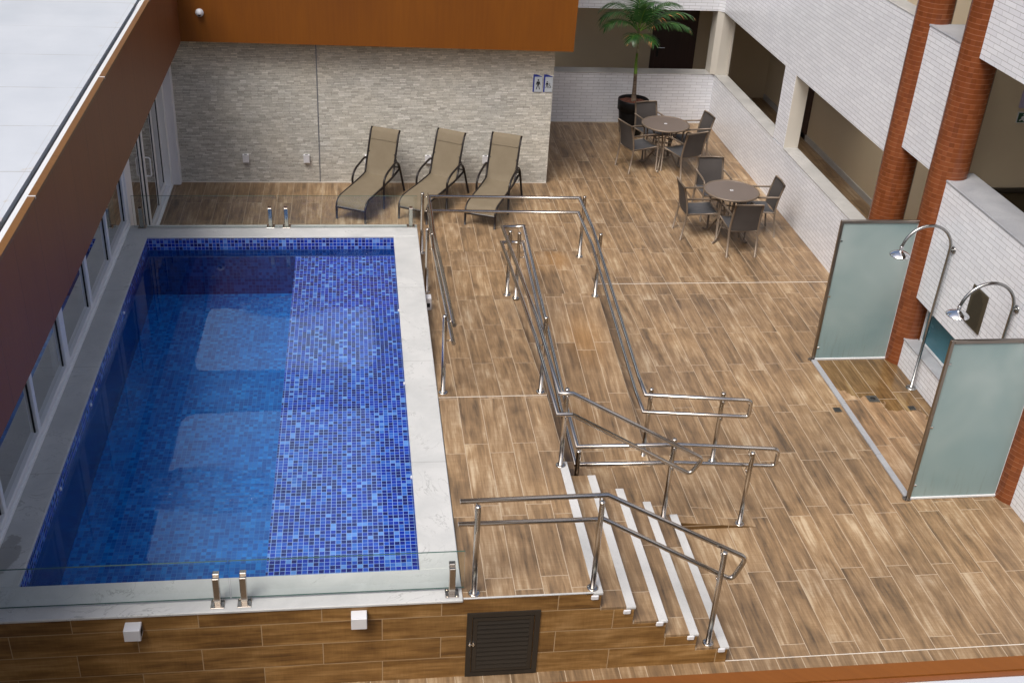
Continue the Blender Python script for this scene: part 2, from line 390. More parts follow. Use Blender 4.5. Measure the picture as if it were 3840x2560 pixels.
def fabric(name, a, b, sc=260.0, transl=.0):
    t = NT(name); tc = t.n('ShaderNodeTexCoord'); sx = t.n('ShaderNodeSeparateXYZ'); t.L(tc.outputs['Object'], sx.inputs[0])
    n = t.noise(t.vec(t.m('MULTIPLY', sx.outputs[0], sc), t.m('MULTIPLY', sx.outputs[1], sc*.25), t.m('MULTIPLY', sx.outputs[2], sc)), 1.0, 2)
    n2 = t.noise(tc.outputs['Object'], 5.0, 3)
    c = t.ramp(t.m('ADD', t.m('MULTIPLY', n, .5), t.m('MULTIPLY', n2, .5)), [(.3,a),(.7,b)])
    t.principled(c, .75, 0, .3, t.bump(n, .2, .002)); return t.mat

M = {}
M['floor_mid'] = wood_tile('wood look floor tile')
M['floor_far'] = wood_tile('wood look floor tile far', u0=-.30+.06)
M['floor_near'] = wood_tile('wood look floor tile near', u0=.45, v0=2.13, dark=.95)
M['deck_wood'] = wood_tile('wood look deck tile', v0=.181, u0=.21, dark=1.06)
M['ramp_wood'] = wood_tile('wood look ramp tile', v0=.18, u0=.12, dark=1.04)
M['lane_wood'] = wood_tile('wood look lane tile', v0=.146, u0=.97, dark=1.04, stains=((1.78,4.55,.34,.34),(1.55,3.3,.3,.18)))
M['landing_wood'] = wood_tile('wood look landing tile', v0=.18, u0=.03, dark=1.04, stains=((1.77,6.38,.22,.5),(1.5,6.3,.2,.2)))
M['tread_wood'] = wood_tile('wood look tread tile', v0=.79, W=.272, u0=.33, dark=1.0)
M['shower_wood'] = wood_tile('wet shower floor tile', u0=.35, dark=1.0, warm=.1, rough=.40, wet=True)
M['wall_wood'] = wood_tile('wood look wall tile', ua='x', va='z', u0=.283, v0=-.006, pfrac=.5, W=.2155, g=.006, grout=(.38,.275,.165), wall=True, rough=.38)
M['side_wood'] = wood_tile('wood look riser tile', ua='y', va='z', u0=.2, v0=0, W=.16, wall=True)
M['wedge_wood'] = wood_tile('dark ramp edge tile', ua='x', va='z', wall=True, dark=.5)
M['grout'] = plain('pale grout', (.62,.58,.52), .8, var=.1)
M['tile_y'] = white_tile('white glazed brick tile', 'y', 'z')
M['tile_y2'] = white_tile('white glazed brick tile bay', 'y', 'z', u0=.05, v0=.913-.0541*16)
M['tile_x'] = white_tile('white glazed brick tile far', 'x', 'z', v0=.01)
M['stone'] = stone_strip('split stone strip cladding')
M['coping'] = granite('pale coping stone', (.44,.45,.445), (.54,.545,.535), .3, True, .4, [5.05, 3.445, 1.73])
M['sill'] = granite('grey granite sill', (.36,.36,.35), (.47,.465,.45), .5, True, .3)
M['granite'] = granite('speckled granite ledge', (.28,.29,.315), (.36,.37,.39), .8, False, .4)
M['nosing'] = granite('white stone nosing', (.44,.445,.44), (.54,.54,.535), .6, False, .5)
M['mos_floor'] = mosaic('blue mosaic ledge', 'x', 'y', -.3)
M['mos_deep'] = mosaic('water tinted mosaic deep floor', 'x', 'y', -.3, 0, True)
M['mos_far'] = mosaic('blue mosaic end wall', 'x', 'z', -.3, .8-.0437*20)
M['mos_side'] = mosaic('blue mosaic side wall', 'y', 'z', 0, .8-.0437*20)
M['mos_riser'] = mosaic('blue mosaic ledge riser', 'y', 'z', 0, .8-.0437*20, True)
M['mos_deep_x'] = mosaic('underwater shaded mosaic end wall', 'x', 'z', -.3, .8-.0437*20, 'wall')
M['mos_deep_y'] = mosaic('underwater shaded mosaic side wall', 'y', 'z', 0, .8-.0437*20, 'wall')
M['water'] = water_mat()
M['lam'] = laminate('orange wood laminate', (.140,.040,.0009), (.195,.061,.0014), .5, 40.0, 'x', 33.0)
M['lam_side'] = laminate('brown wood laminate', (.155,.050,.015), (.205,.070,.021), .5, .62, 'y', .1)
M['lam_cap'] = laminate('orange wood laminate cap', (.130,.058,.017), (.175,.082,.026), .45, 2.8, 'y')
M['lam_beam'] = laminate('orange wood laminate beam', (.15,.047,.005), (.20,.065,.008), .45, 3.0, 'x')
M['roof'] = roof_mat('white roof panels')
M['white_metal'] = plain('white painted aluminium', (.62,.635,.65), .35, var=.03)
M['near_roof'] = plain('pale roof sheet', (.46,.48,.51), .5, var=.05, scale=1.0)
M['grey_metal'] = plain('grey zinc gutter', (.20,.21,.23), .45, .3)
M['white_paint'] = plain('white painted wall', (.74,.74,.77), .7, var=.03, scale=1.5)
M['reflect_paint'] = plain('pale reflection panel paint', (.66,.84,.98), .7, var=.02)  # for the pale panels added to brighten the pool reflections
M['beige'] = plain('beige painted wall', (.60,.50,.345), .75, var=.05, scale=1.0)
M['beige_light'] = plain('light beige painted post', (.56,.53,.47), .7, var=.04, scale=1.5)
M['brown_door'] = laminate('dark brown door leaf', (.052,.030,.024), (.072,.042,.034), .5, 9.0, 'x')
M['dark_metal'] = plain('dark bronze metal', (.030,.025,.020), .4, .2)
M['black'] = plain('black rubber', (.012,.012,.012), .6)
M['steel'] = plain('polished stainless steel', (.54,.50,.45), .2, 1.0, var=.05)
M['steel_dark'] = plain('brushed stainless frame', (.30,.27,.24), .3, 1.0, var=.12, scale=2.5)
M['chrome'] = plain('chrome', (.78,.79,.80), .06, 1.0, var=.02)
M['pipe'] = plain('satin shower pipe', (.36,.36,.35), .25, 1.0, var=.05)
M['window_white'] = plain('white window profile', (.84,.85,.86), .35, var=.02)
M['glass'] = glass('clear balustrade glass', (.93,.97,.95))
M['glass_edge'] = plain('green glass edge', (.06,.12,.10), .15)
M['glass_win'] = glass('window glass', (.90,.94,.93), 1.5, 1.9)
M['frosted'] = frosted('frosted shower glass')
M['teal'] = plain('teal frosted window', (.035,.13,.17), .25, var=.25, scale=1.2)
M['plastic'] = plain('white plastic', (.64,.645,.67), .4, var=.02)
M['plastic_grey'] = plain('light grey plastic', (.56,.57,.60), .45, var=.03)
M['frame_chair'] = plain('taupe powder coated aluminium', (.175,.135,.10), .42, .25, var=.08)
M['sling_chair'] = fabric('dark taupe sling', (.050,.044,.042), (.075,.067,.063))
M['sling_seat'] = fabric('dark grey seat sling', (.060,.060,.065), (.085,.084,.088))
M['tabletop'] = plain('taupe table top', (.135,.108,.092), .5, var=.06, scale=3)
M['frame_lounger'] = plain('dark brown lounger frame', (.016,.012,.011), .35, .2)
M['sling_lounger'] = fabric('olive tan lounger sling', (.150,.121,.079), (.192,.157,.107))
M['pot'] = plain('black planter', (.007,.007,.008), .5, 0, .2, var=.2)
M['soil'] = plain('red bark mulch', (.075,.022,.012), .9, var=.6, scale=40, bump=.8)
M['sign_blue'] = plain('blue sign plate', (.010,.030,.24), .35, var=.03)
M['sign_grey'] = plain('silver sign plate', (.42,.46,.50), .35, var=.03)
M['sign_black'] = plain('black pictogram', (.012,.013,.016), .5)
M['sign_green'] = plain('green exit plate', (.006,.06,.03), .5)
M['plaque'] = plain('dark bronze plaque', (.085,.068,.042), .4, .5, var=.15)
M['plaque_text'] = plain('raised plaque lettering', (.036,.030,.020), .4, .4)
M['room_floor'] = plain('pale room floor', (.74,.73,.71), .4, var=.06, scale=1.0)
M['backdrop'] = plain('dark tower cladding', (.05,.055,.065), .6)  # for the dark wall added only to be mirrored in the pool
M['lilac'] = plain('pale violet plate', (.40,.36,.50), .5)
M['drain'] = plain('grey drain grate', (.12,.12,.11), .4, .6, var=.2, scale=30)

def trunk_mat(name, a, b, ring):
    t = NT(name); tc = t.n('ShaderNodeTexCoord'); sx = t.n('ShaderNodeSeparateXYZ'); t.L(tc.outputs['Object'], sx.inputs[0])
    w = t.noise(t.vec(t.m('MULTIPLY', sx.outputs[0], 6.0), t.m('MULTIPLY', sx.outputs[1], 6.0), t.m('MULTIPLY', sx.outputs[2], ring)), 1.0, 3)
    c = t.ramp(w, [(.35,a),(.65,b)]); t.principled(c, .7, 0, .3, t.bump(w, .5, .006)); return t.mat
M['trunk'] = trunk_mat('palm trunk bark', (.055,.036,.025), (.16,.12,.085), 55)
M['shaft'] = trunk_mat('green palm stem', (.065,.13,.012), (.11,.19,.022), 9)
M['sheath'] = trunk_mat('palm leaf sheath', (.13,.10,.05), (.30,.27,.17), 40)
def leaf_mat(name, a, b, c3):
    t = NT(name); tc = t.n('ShaderNodeTexCoord'); oi = t.n('ShaderNodeObjectInfo')
    n = t.noise(tc.outputs['Object'], 9.0, 3)
    c = t.ramp(n, [(.3,a),(.55,b),(.82,c3)])
    d = t.n('ShaderNodeBsdfPrincipled'); t.L(c, d.inputs['Base Color']); d.inputs['Roughness'].default_value = .35
    tl = t.n('ShaderNodeBsdfTranslucent'); t.L(c, tl.inputs[0])
    m1 = t.n('ShaderNodeMixShader'); m1.inputs[0].default_value = .25; t.L(d.outputs[0], m1.inputs[1]); t.L(tl.outputs[0], m1.inputs[2])
    t.L(m1.outputs[0], t.out.inputs[0]); return t.mat
M['leaf'] = leaf_mat('palm leaflet', (.016,.060,.012), (.032,.105,.020), (.10,.20,.055))
M['leaf_tip'] = plain('dry palm leaflet', (.38,.17,.05), .6, var=.4, scale=20)

# ------------------------------------------------------------------ setting: floor, deck, ramp
H = .80
b = MB()
b.quad((-4.6,-9,0),(12,-9,0),(12,.004,0),(-4.6,.004,0), 0)
b.quad((-4.6,.004,0),(12,.004,0),(12,6.64,0),(-4.6,6.64,0), 1)
b.quad((-4.6,6.64,0),(12,6.64,0),(12,16,0),(-4.6,16,0), 2)
structure('floor', b, [M['floor_near'], M['floor_mid'], M['floor_far']])
b = MB()
b.box(2.1,5.66,6.635,6.645,0,.003); b.box(2.14,9,.001,.008,0,.003); b.box(-3.36,2.21,10.125,10.137,0,.012); b.box(2.214,5.66,13.044,13.053,0,.010)
structure('floor_joint', b, M['grout'])

b = MB()
b.quad((.004,0.0,H),(.99,0.0,H),(.99,2.755,H),(.004,2.755,H), 0)
b.quad((.99,1.672,H),(1.05,1.672,H),(1.05,2.755,H),(.99,2.755,H), 0)
b.quad((1.05,1.672,0),(1.05,2.755,0),(1.05,2.755,H),(1.05,1.672,H), 1)
b.quad((.99,1.672,0),(1.05,1.672,0),(1.05,1.672,H),(.99,1.672,H), 1)
structure('pool_deck', b, [M['deck_wood'], M['side_wood']])
b = MB(); b.box(.004,1.05,2.752,2.758,H-.01,H+.003)
structure('deck_joint', b, M['grout'])

def zl1(y): return .10 + (.49-.10)*(y-2.5)/(5.45-2.5)
def zl2(y): return .80 + (.49-.80)*(y-2.755)/(5.42-2.755)
b = MB()
R_ = 2.10
b.quad((R_,1.64,.092),(2.93,1.64,.0015),(2.93,2.72,.0015),(R_,2.72,.092), 0)               # first slope, rising to the left
b.add([(1.05,1.674,.10),(R_,1.64,.092),(R_,2.72,.092),(R_,2.5,.10),(1.05,2.5,.10)], [(0,1,3,4),(1,2,3)], 0)
b.quad((1.05,2.5,.10),(R_,2.5,.10),(R_,5.45,.49),(1.05,5.45,.49), 4)                      # right lane
b.quad((0.0,5.42,.49),(1.05,5.42,.49),(1.05,5.45,.49),(0.0,5.45,.49), 1)
b.quad((0.0,5.45,.49),(R_,5.45,.49),(R_,6.62,.49),(0.0,6.62,.49), 1)                      # upper landing
b.quad((0.0,2.755,.80),(1.05,2.755,.80),(1.05,5.42,.49),(0.0,5.42,.49), 0)                # left lane
b.quad((1.05,2.755,.0),(1.05,5.42,.0),(1.05,5.42,.49),(1.05,2.755,.80), 2)
b.quad((R_,2.5,0),(R_,6.62,0),(R_,6.62,.49),(R_,2.5,.10), 2); b.quad((R_,5.45,.3),(R_,5.45,.49),(R_,6.62,.49),(R_,6.62,.3), 2)
b.quad((0,6.62,0),(R_,6.62,0),(R_,6.62,.49),(0,6.62,.49), 2)
b.quad((2.15,1.64,0),(2.93,1.64,0),(2.93,1.64,.0015),(2.15,1.64,.0865), 5)
b.quad((R_,2.72,0),(2.93,2.72,0),(2.93,2.72,.0015),(R_,2.72,.092), 2)
structure('ramp', b, [M['ramp_wood'], M['landing_wood'], M['side_wood'], M['wall_wood'], M['lane_wood'], M['wedge_wood']])

# stairs
st = thing('staircase', 'five wood look steps with white stone nosings down to the terrace', 'stairs', (1.6,.84,0))
oz = (1.6,.84,0)
nx = [1.065, 1.337, 1.609, 1.880, 2.152]
for k in range(5):
    z = H-.16*k; x1 = nx[k]; x0 = .99 if k == 0 else nx[k-1]-.012
    b = MB(oz)
    if k:
        b.box(x0, x1-.075, 0.004, 1.672, z-.16 if k < 4 else 0, z, 0)
    b.box(x1-.075, x1-.012, 0.005, 1.672, z-.165 if k < 4 else 0, z-.022, 1)
    b.build('step', [M['tread_wood'], M['side_wood']], st)
    n = MB(oz); n.bbox(x1-.075, x1, -.006, 1.674, z-.022, z+.003, .004)
    n.build('nosing', M['nosing'], st)
b = MB(oz)
poly = [(-.0,0)]
poly = [(.93,0),(2.140,0)]
for k in range(4,-1,-1):
    poly += [(nx[k]-.012, H-.16*k-.024),( (nx[k-1]-.012) if k else .93, H-.16*k-.024)]
b.prism(poly, .0, .02)
b.build('side_cladding', M['wall_wood'], st, fix=True)

# pool
pool = thing('swimming_pool', 'raised rectangular pool lined with blue mosaic tiles and pale stone edge', 'pool', (-1.77,3.39,0))
op = (-1.77,3.39,0)
X0, X1, Y0, Y1 = -3.243, -.301, .346, 6.427
ZL, ZD = .53, .02
MB(op).quad((-1.5,Y0,ZL),(X1,Y0,ZL),(X1,Y1,ZL),(-1.5,Y1,ZL)).build('shallow_ledge', M['mos_floor'], pool)
MB(op).quad((-1.5,Y0,ZD),(-1.5,Y1,ZD),(-1.5,Y1,ZL),(-1.5,Y0,ZL)).build('ledge_riser', M['mos_riser'], pool)
MB(op).quad((X0,Y0,ZD),(-1.5,Y0,ZD),(-1.5,Y1,ZD),(X0,Y1,ZD)).build('basin_floor', M['mos_deep'], pool)
ZM = .8-.0437*4.0
for yy in (Y1, Y0):
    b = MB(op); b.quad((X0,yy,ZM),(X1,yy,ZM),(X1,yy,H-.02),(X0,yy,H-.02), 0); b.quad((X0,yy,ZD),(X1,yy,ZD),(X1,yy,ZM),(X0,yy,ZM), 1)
    b.build('basin_wall', [M['mos_far'], M['mos_deep_x']], pool)
for xx in (X0, X1):
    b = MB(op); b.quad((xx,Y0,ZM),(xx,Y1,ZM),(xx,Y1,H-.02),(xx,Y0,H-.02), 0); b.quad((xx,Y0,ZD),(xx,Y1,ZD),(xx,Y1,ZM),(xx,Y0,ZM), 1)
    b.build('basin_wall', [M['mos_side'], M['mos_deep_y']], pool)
ox0, ox1, oy0, oy1 = -3.62, .0, -.012, 6.779
b = MB(op)
e = .006
b.bbox(ox0, ox1, oy0, Y0+.004, H-.026, H, e); b.bbox(ox0, ox1, Y1-.004, oy1, H-.026, H, e)
b.bbox(ox0, X0+.004, Y0+.004, Y1-.004, H-.026, H, e); b.bbox(X1-.004, ox1, Y0+.004, Y1-.004, H-.026, H, e)
b.build('coping', M['coping'], pool)
for (x, y, sx) in [(X0,4.756,1),(X0,3.222,1),(X0,2.96,1),(X0,1.673,1),(X1,4.731,-1),(X1,3.216,-1),(X1,1.68,-1)]:
    MB(op).lathe([(.0005,.012*sx),(.012,.012*sx),(.017,.006*sx),(.017,0)], (x,y,.678), 12, axis='x').build('water_inlet', M['plastic'], pool)
b = MB(op)
b.box(-3.62,-.02, 6.45, 6.765, 0, H-.027); b.build('outer_wall', M['white_paint'], pool)
MB(op).box(-.28,-.004,.01,6.765,0,H-.027).build('outer_wall', M['side_wood'], pool)
b = MB(); b.quad((X0,Y0,.662),(X1,Y0,.662),(X1,Y1,.662),(X0,Y1,.662))
structure('water', b, M['water'])

# clad wall below pool and deck
w = thing('pool_wall', 'low wall clad in brown wood look tiles below the pool edge', 'wall', (-1.2,.1,0))
b = MB((-1.2,.1,0)); b.box(-4.6,.0,0,.2,0,H-.027); b.box(0,.93,0,.2,0,H-.004)
b.build('cladding', M['wall_wood'], w)
b = MB((-1.2,.1,0)); b.box(.002,.99,-.003,.012,H-.004,H+.002); b.build('edge_trim', M['nosing'], w)

d = thing('access_door', 'small dark brown louvred hatch in the pool wall beside the steps', 'hatch', (.315,0,0))
od = (.315,0,0)
b = MB(od)
for bx in ((.035,.075,-.012,.01,.006,.658),(.555,.595,-.012,.01,.006,.658),(.075,.555,-.012,.01,.618,.658),(.075,.555,-.012,.01,.006,.046)): b.box(*bx)
b.build('frame', M['dark_metal'], d)
b = MB(od)
b.box(.08,.55,-.004,.004,.05,.614)
for i in range(11):
    z = .082+i*.046
    b.add([(.115,-.004,z+.044),(.515,-.004,z+.044),(.515,-.016,z+.004),(.115,-.016,z+.004),(.115,-.004,z),(.515,-.004,z)], [(0,1,2,3),(3,2,5,4)])
for bx in ((.085,.115,-.014,-.003,.055,.61),(.515,.545,-.014,-.003,.055,.61),(.115,.515,-.014,-.003,.582,.61),(.115,.515,-.014,-.003,.055,.082)): b.box(*bx)
lf = b.build('leaf', M['dark_metal'], d)
b = MB(od); b.box(.058,.066,-.022,-.012,.335,.375); b.box(.084,.092,-.026,-.014,.335,.375); b.box(.05,.10,-.026,-.02,.35,.356)
b.build('latch', M['chrome'], d)

# small lights on walls
def wall_light(loc, label, group, kind):
    t = thing('wall_light', label, 'light', loc, 0, group)
    if kind == 'front':
        MB().bbox(-.058,.058,-.095,0,-.052,.052,.004).build('housing', M['plastic'], t)
        MB().box(.0585,.061,-.075,-.02,-.02,.03).build('lens', M['black'], t)
    elif kind == 'side':
        MB().bbox(0,.075,-.055,.055,-.075,.075,.004).build('housing', M['plastic'], t)
        MB().box(.02,.06,-.058,-.0555,-.035,.015).build('lens', M['black'], t)
    elif kind == 'stone':
        MB().bbox(-.046,.046,-.055,0,-.062,.062,.004).build('housing', M['plastic'], t)
        b = MB(); b.box(-.046,.046,-.0575,-.0555,.048,.062); b.build('trim', M['plastic'], t)
        MB().box(-.02,.02,-.045,-.02,.0625,.064).build('lens', M['black'], t)
    else:
        MB().bbox(-.030,.030,-.016,0,-.022,.022,.008).build('housing', M['plastic'], t)
    return t
wall_light((-2.378,0,.680), 'square white light on the pool wall under the glass fence, nearer the windows', 'lights on the pool wall', 'front')
wall_light((-.770,0,.688), 'square white light on the pool wall nearer the louvred hatch', 'lights on the pool wall', 'front')
wall_light((.0,5.03,.62), 'white light box on the outer side of the pool coping by the ramp', None, 'side')
for i, (x, z) in enumerate([(1.002,.762),(1.268,.600),(1.543,.458),(1.814,.292),(2.088,.138)]):
    wall_light((x,-.002,z), 'small white step light below the %s stair nosing' % ['top','second highest','middle','second lowest','bottom'][i], 'lights beside the stair nosings', 'step')
for i, x in enumerate([-2.395,-1.494,-.573,.345,1.233]):
    wall_light((x,10.138,.395), ['white wall light on the stone wall, closest to the sliding door','white wall light beside the vertical joint of the stone wall','white wall light half hidden behind the first lounger backrest','white wall light between the first and middle loungers','white wall light between the middle and last loungers'][i], 'small lights along the stone wall', 'stone')

# ------------------------------------------------------------------ handrails
RR, PR = .0195, .0215
def arc(p, q, r, n=5):                                        # short fillet from direction p->corner to corner->q
    return None
def rounded(pts, r=.05, n=5, which=None):
    pts = [Vector(p) for p in pts]; out = [pts[0]]
    for i in range(1, len(pts)-1):
        a, c, d2 = pts[i-1], pts[i], pts[i+1]
        rr = r if (which is None or i in which) else 0
        if rr == 0: out.append(c); continue
        u = (a-c).normalized(); v = (d2-c).normalized(); k = min(rr, (a-c).length*.45, (d2-c).length*.45)
        p0, p1 = c+u*k, c+v*k
        for j in range(n+1):
            s_ = j/n; out.append((p0*(1-s_)+c*s_)*(1-s_) + (c*(1-s_)+p1*s_)*s_)
    out.append(pts[-1]); return out
def post(root, o, x, y, z0, z1, br=[], foot=True):
    b = MB(o); b.tube([(x,y,z0),(x,y,z1-.006)], PR, 12); b.lathe([(PR,z1-.006),(PR*.75,z1),(.0005,z1+.002)], (x,y,0), 12)
    p = b.build('post', M['steel'], root)
    if foot:
        b = MB(o); b.lathe([(.045,z0),(.045,z0+.006),(.038,z0+.010),(PR,z0+.011)], (x,y,0), 18)
        for k in range(3): b.cyl((x+.034*math.cos(.6+k*2.1), y+.034*math.sin(.6+k*2.1), z0+.008), .005, .005, 8)
        b.build('flange', M['steel'], p)
    for (dx, dy, zr) in br:                                    # bracket: out from the post, then up to the rail
        L = math.hypot(dx, dy); ux, uy = dx/L, dy/L
        pts = [(x+ux*PR*.9, y+uy*PR*.9, zr-.065),(x+dx, y+dy, zr-.065),(x+dx, y+dy, zr-.012)]
        b = MB(o); b.tube(rounded(pts, .035), .0065, 8); b.build('bracket', M['steel'], p)
    return p
# near stair rail
o = (1.0,.05,H); hr = thing('handrail', 'stainless steel handrail at the near edge of the deck and steps', 'handrail', o)
Yn = .13
up = [(-.036,Yn,1.612),(1.045,Yn,1.624),(2.165,Yn,.985),(2.235,Yn,.905),(2.13,Yn,.765),(2.06,Yn,.79),(1.035,Yn,1.404),(-.044,Yn,1.404)]
MB(o).tube(rounded(up[:2]+[up[1]]+[(2.195,Yn,.968),(2.128,Yn,.752),(1.035,Yn,1.404),up[-1]], .055, 6, {3,4}) if False else rounded([up[0],up[1],(2.205,Yn,.965),(2.118,Yn,.748),(1.035,Yn,1.402),up[-1]], .06, 6, {2,3}), RR, 12).build('rail', M['steel'], hr)
post(hr, o, .087, .055, H, 1.628, [(0,.075,1.612),(0,.075,1.404)])
post(hr, o, .992, .055, H, 1.628, [(0,.075,1.622),(0,.075,1.404)])
post(hr, o, 1.990, .055, .16, 1.100, [(0,.075,1.083),(0,.075,.836)])
# outer ramp rail: foot of the ramp, right lane, upper landing, left lane
o = (2.05,4,0); hr = thing('handrail', 'long stainless steel handrail around the outside of the ramp', 'handrail', o)
Xo, Yo, Xl, Yf = 1.985, 2.59, .12, 6.42
top = [(3.055,Yo,.792),(Xo,Yo,.885),(Xo,2.92,.895),(Xo,5.52,1.29),(Xo,Yf,1.31),(Xl,Yf,1.33),(Xl,5.48,1.29),(Xl,2.62,1.665)]
low = [(3.055,Yo,.600),(Xo,Yo,.690),(Xo,2.94,.695),(Xo,5.50,1.10),(Xo,Yf,1.115),(Xl,Yf,1.14),(Xl,5.46,1.095),(Xl,2.64,1.462)]
MB(o).tube(rounded([top[-1]]+top[-2::-1][:-1]+[top[0]]+[low[0]]+low[1:], .045, 5, {7,8}), RR, 12).build('rail', M['steel'], hr)
post(hr, o, 2.787, 2.66, .016, .845, [(0,-.07,.815),(0,-.07,.622)])
post(hr, o, 2.056, 2.66, .096, .915, [(-.01,-.07,.878),(-.01,-.07,.685)])
post(hr, o, 2.055, 5.40, .485, 1.295, [(-.07,0,1.27),(-.07,0,1.08)])
post(hr, o, 2.055, 6.46, .49, 1.315, [(-.07,0,1.308),(-.07,0,1.113)])
post(hr, o, .055, 6.60, .49, 1.300, [(.065,0,1.31),(.065,0,1.12)])
post(hr, o, .055, 5.55, .49, 1.300, [(.065,0,1.292),(.065,0,1.097)])
post(hr, o, .052, 2.86, .792, 1.640, [(.068,0,1.635),(.068,0,1.432)])
# middle rail: far side of the steps, between the lanes, front of the first slope
o = (1.05,4,0); hr = thing('handrail', 'stainless steel handrail between the ramp lanes and the far side of steps', 'handrail', o)
Ys, Xa, Xb, Ye, Yq = 1.545, .922, 1.170, 5.58, 1.765
top = [(Xa,Ys,1.60),(Xa,2.88,1.585),(Xa,Ye,1.30),(Xb+.005,Ye,1.31),(Xb,2.62,.935),(Xb,Yq,.892),(2.09,Yq,.881),(3.05,Yq,.797)]
low = [(Xa,Ys,1.392),(Xa,2.86,1.38),(Xa,Ye,1.105),(Xb+.005,Ye,1.105),(Xb,2.64,.742),(Xb,Yq,.697),(2.09,Yq,.683),(3.05,Yq,.609)]
path = [(2.285,Ys,.865)] + [(1.035,Ys,1.597)] + top + low[::-1] + [(1.045,Ys,1.385),(2.175,Ys,.712)]
b = MB(o)
loopA = [(2.175,Ys,.712),(2.255,Ys,.868)]
pp = [(1.045,Ys,1.385),(2.165,Ys,.715),(2.262,Ys,.880),(1.035,Ys,1.597)] + top + [low[-1]] + low[-2::-1] + [(1.045,Ys,1.385)]
nt_ = 4+len(top)
b.tube(rounded(pp, .05, 5, {1,2,nt_-1,nt_}), RR, 12)
b.build('rail', M['steel'], hr)
post(hr, o, 2.004, 1.622, .16, 1.050, [(0,-.077,1.028),(0,-.077,.815)])
post(hr, o, 1.000, 1.622, H, 1.600, [(0,-.077,1.597),(0,-.077,1.388)])
post(hr, o, 1.000, 2.83, .795, 1.625, [(-.078,0,1.585),(-.078,0,1.382)])
post(hr, o, 1.000, 5.44, .49, 1.318, [(-.078,0,1.312),(-.078,0,1.118)])
post(hr, o, 1.095, 5.36, .49, 1.330, [(.075,0,1.28),(.075,0,1.08)])
post(hr, o, 1.170, 1.697, .10, .900, [(.03,.068,.89),(.03,.068,.695)])
post(hr, o, 2.772, 1.675, .018, .838, [(0,.088,.82),(0,.088,.635)])

# ------------------------------------------------------------------ glass fences
def glass_fence(label, y, z0, z1, panes, spig, side, loc):
    t = thing('glass_fence', label, 'glass fence', loc, 0, 'glass fences at the two ends of the pool')
    for a, c in panes:
        b = MB(loc); h = .006
        b.quad((a,y-h,z0),(c,y-h,z0),(c,y-h,z1),(a,y-h,z1), 0)
        b.add([(a,y-h,z1),(c,y-h,z1),(c,y+h,z1),(a,y+h,z1),(a,y-h,z0),(c,y-h,z0),(c,y+h,z0),(a,y+h,z0)], [(0,1,2,3),(1,5,6,2),(0,3,7,4),(4,7,6,5)], 1)
        b.build('pane', [M['glass'], M['glass_edge']], t)
    for x in spig:
        yb = y+side*.04
        b = MB(loc); b.bbox(x-.024,x+.024,min(y+side*.008,y+side*.055),max(y+side*.008,y+side*.055),H+.006,H+.25,.004)
        b.bbox(x-.024,x+.024,y-.02,y+.05 if side > 0 else y+.02,H+.25,H+.268,.004)
        s_ = b.build('clamp', M['steel'], t)
        b = MB(loc); b.bbox(x-.05,x+.05,yb-.05,yb+.05,H,H+.008,.003)
        for dx in (-.036,.036):
            for dy in (-.036,.036): b.cyl((x+dx,yb+dy,H+.008), .007, .004, 8)
        b.build('base_plate', M['steel'], s_)
glass_fence('low glass fence along the near pool edge above the tiled wall', .105, .822, 1.172, [(-3.6,-1.700),(-1.690,.012)], [-1.787,-1.596,-.080], -1, (-1.7,.1,H))
glass_fence('low glass fence along the far pool edge in front of the loungers', 6.68, .815, 1.225, [(-3.42,-1.715),(-1.705,-.004)], [-3.335,-1.803,-1.610,-.080], 1, (-1.7,6.68,H))

# ------------------------------------------------------------------ stone wall, signs, camera
sw = thing('stone_wall', 'wall of thin grey beige split stone strips behind the loungers', 'wall', (-.57,10.3,0))
ow = (-.57,10.3,0)
MB(ow).box(-3.365,2.214,10.138,13.6,0,2.75).build('cladding', M['stone'], sw)
MB(ow).box(-1.309,-1.293,10.134,10.1385,0,2.6).build('joint_strip', M['grey_metal'], sw)
MB(ow).bbox(-3.62,-3.362,10.01,10.20,0,2.7,.01).build('pilaster', M['white_paint'], sw)

def circ(cx, cz, r, n=18): return [(cx+r*math.cos(2*PI*i/n), cz+r*math.sin(2*PI*i/n)) for i in range(n)]
def man(b, cx, cz, h, y0, y1):
    k = h/1.0
    b.prism(circ(cx, cz+.44*k, .085*k), y0, y1)
    b.prism([(cx-.13*k,cz+.30*k),(cx+.13*k,cz+.30*k),(cx+.10*k,cz+.02*k),(cx+.08*k,cz-.08*k),(cx-.08*k,cz-.08*k),(cx-.10*k,cz+.02*k)], y0, y1)
    for s_ in (-1,1):
        b.prism([(cx+s_*.11*k,cz+.30*k),(cx+s_*.15*k,cz+.28*k),(cx+s_*.235*k,cz-.03*k),(cx+s_*.175*k,cz-.05*k),(cx+s_*.085*k,cz+.18*k)], y0, y1)
        b.prism([(cx+s_*.005*k,cz-.06*k),(cx+s_*.085*k,cz-.06*k),(cx+s_*.21*k,cz-.50*k),(cx+s_*.12*k,cz-.50*k)], y0, y1)
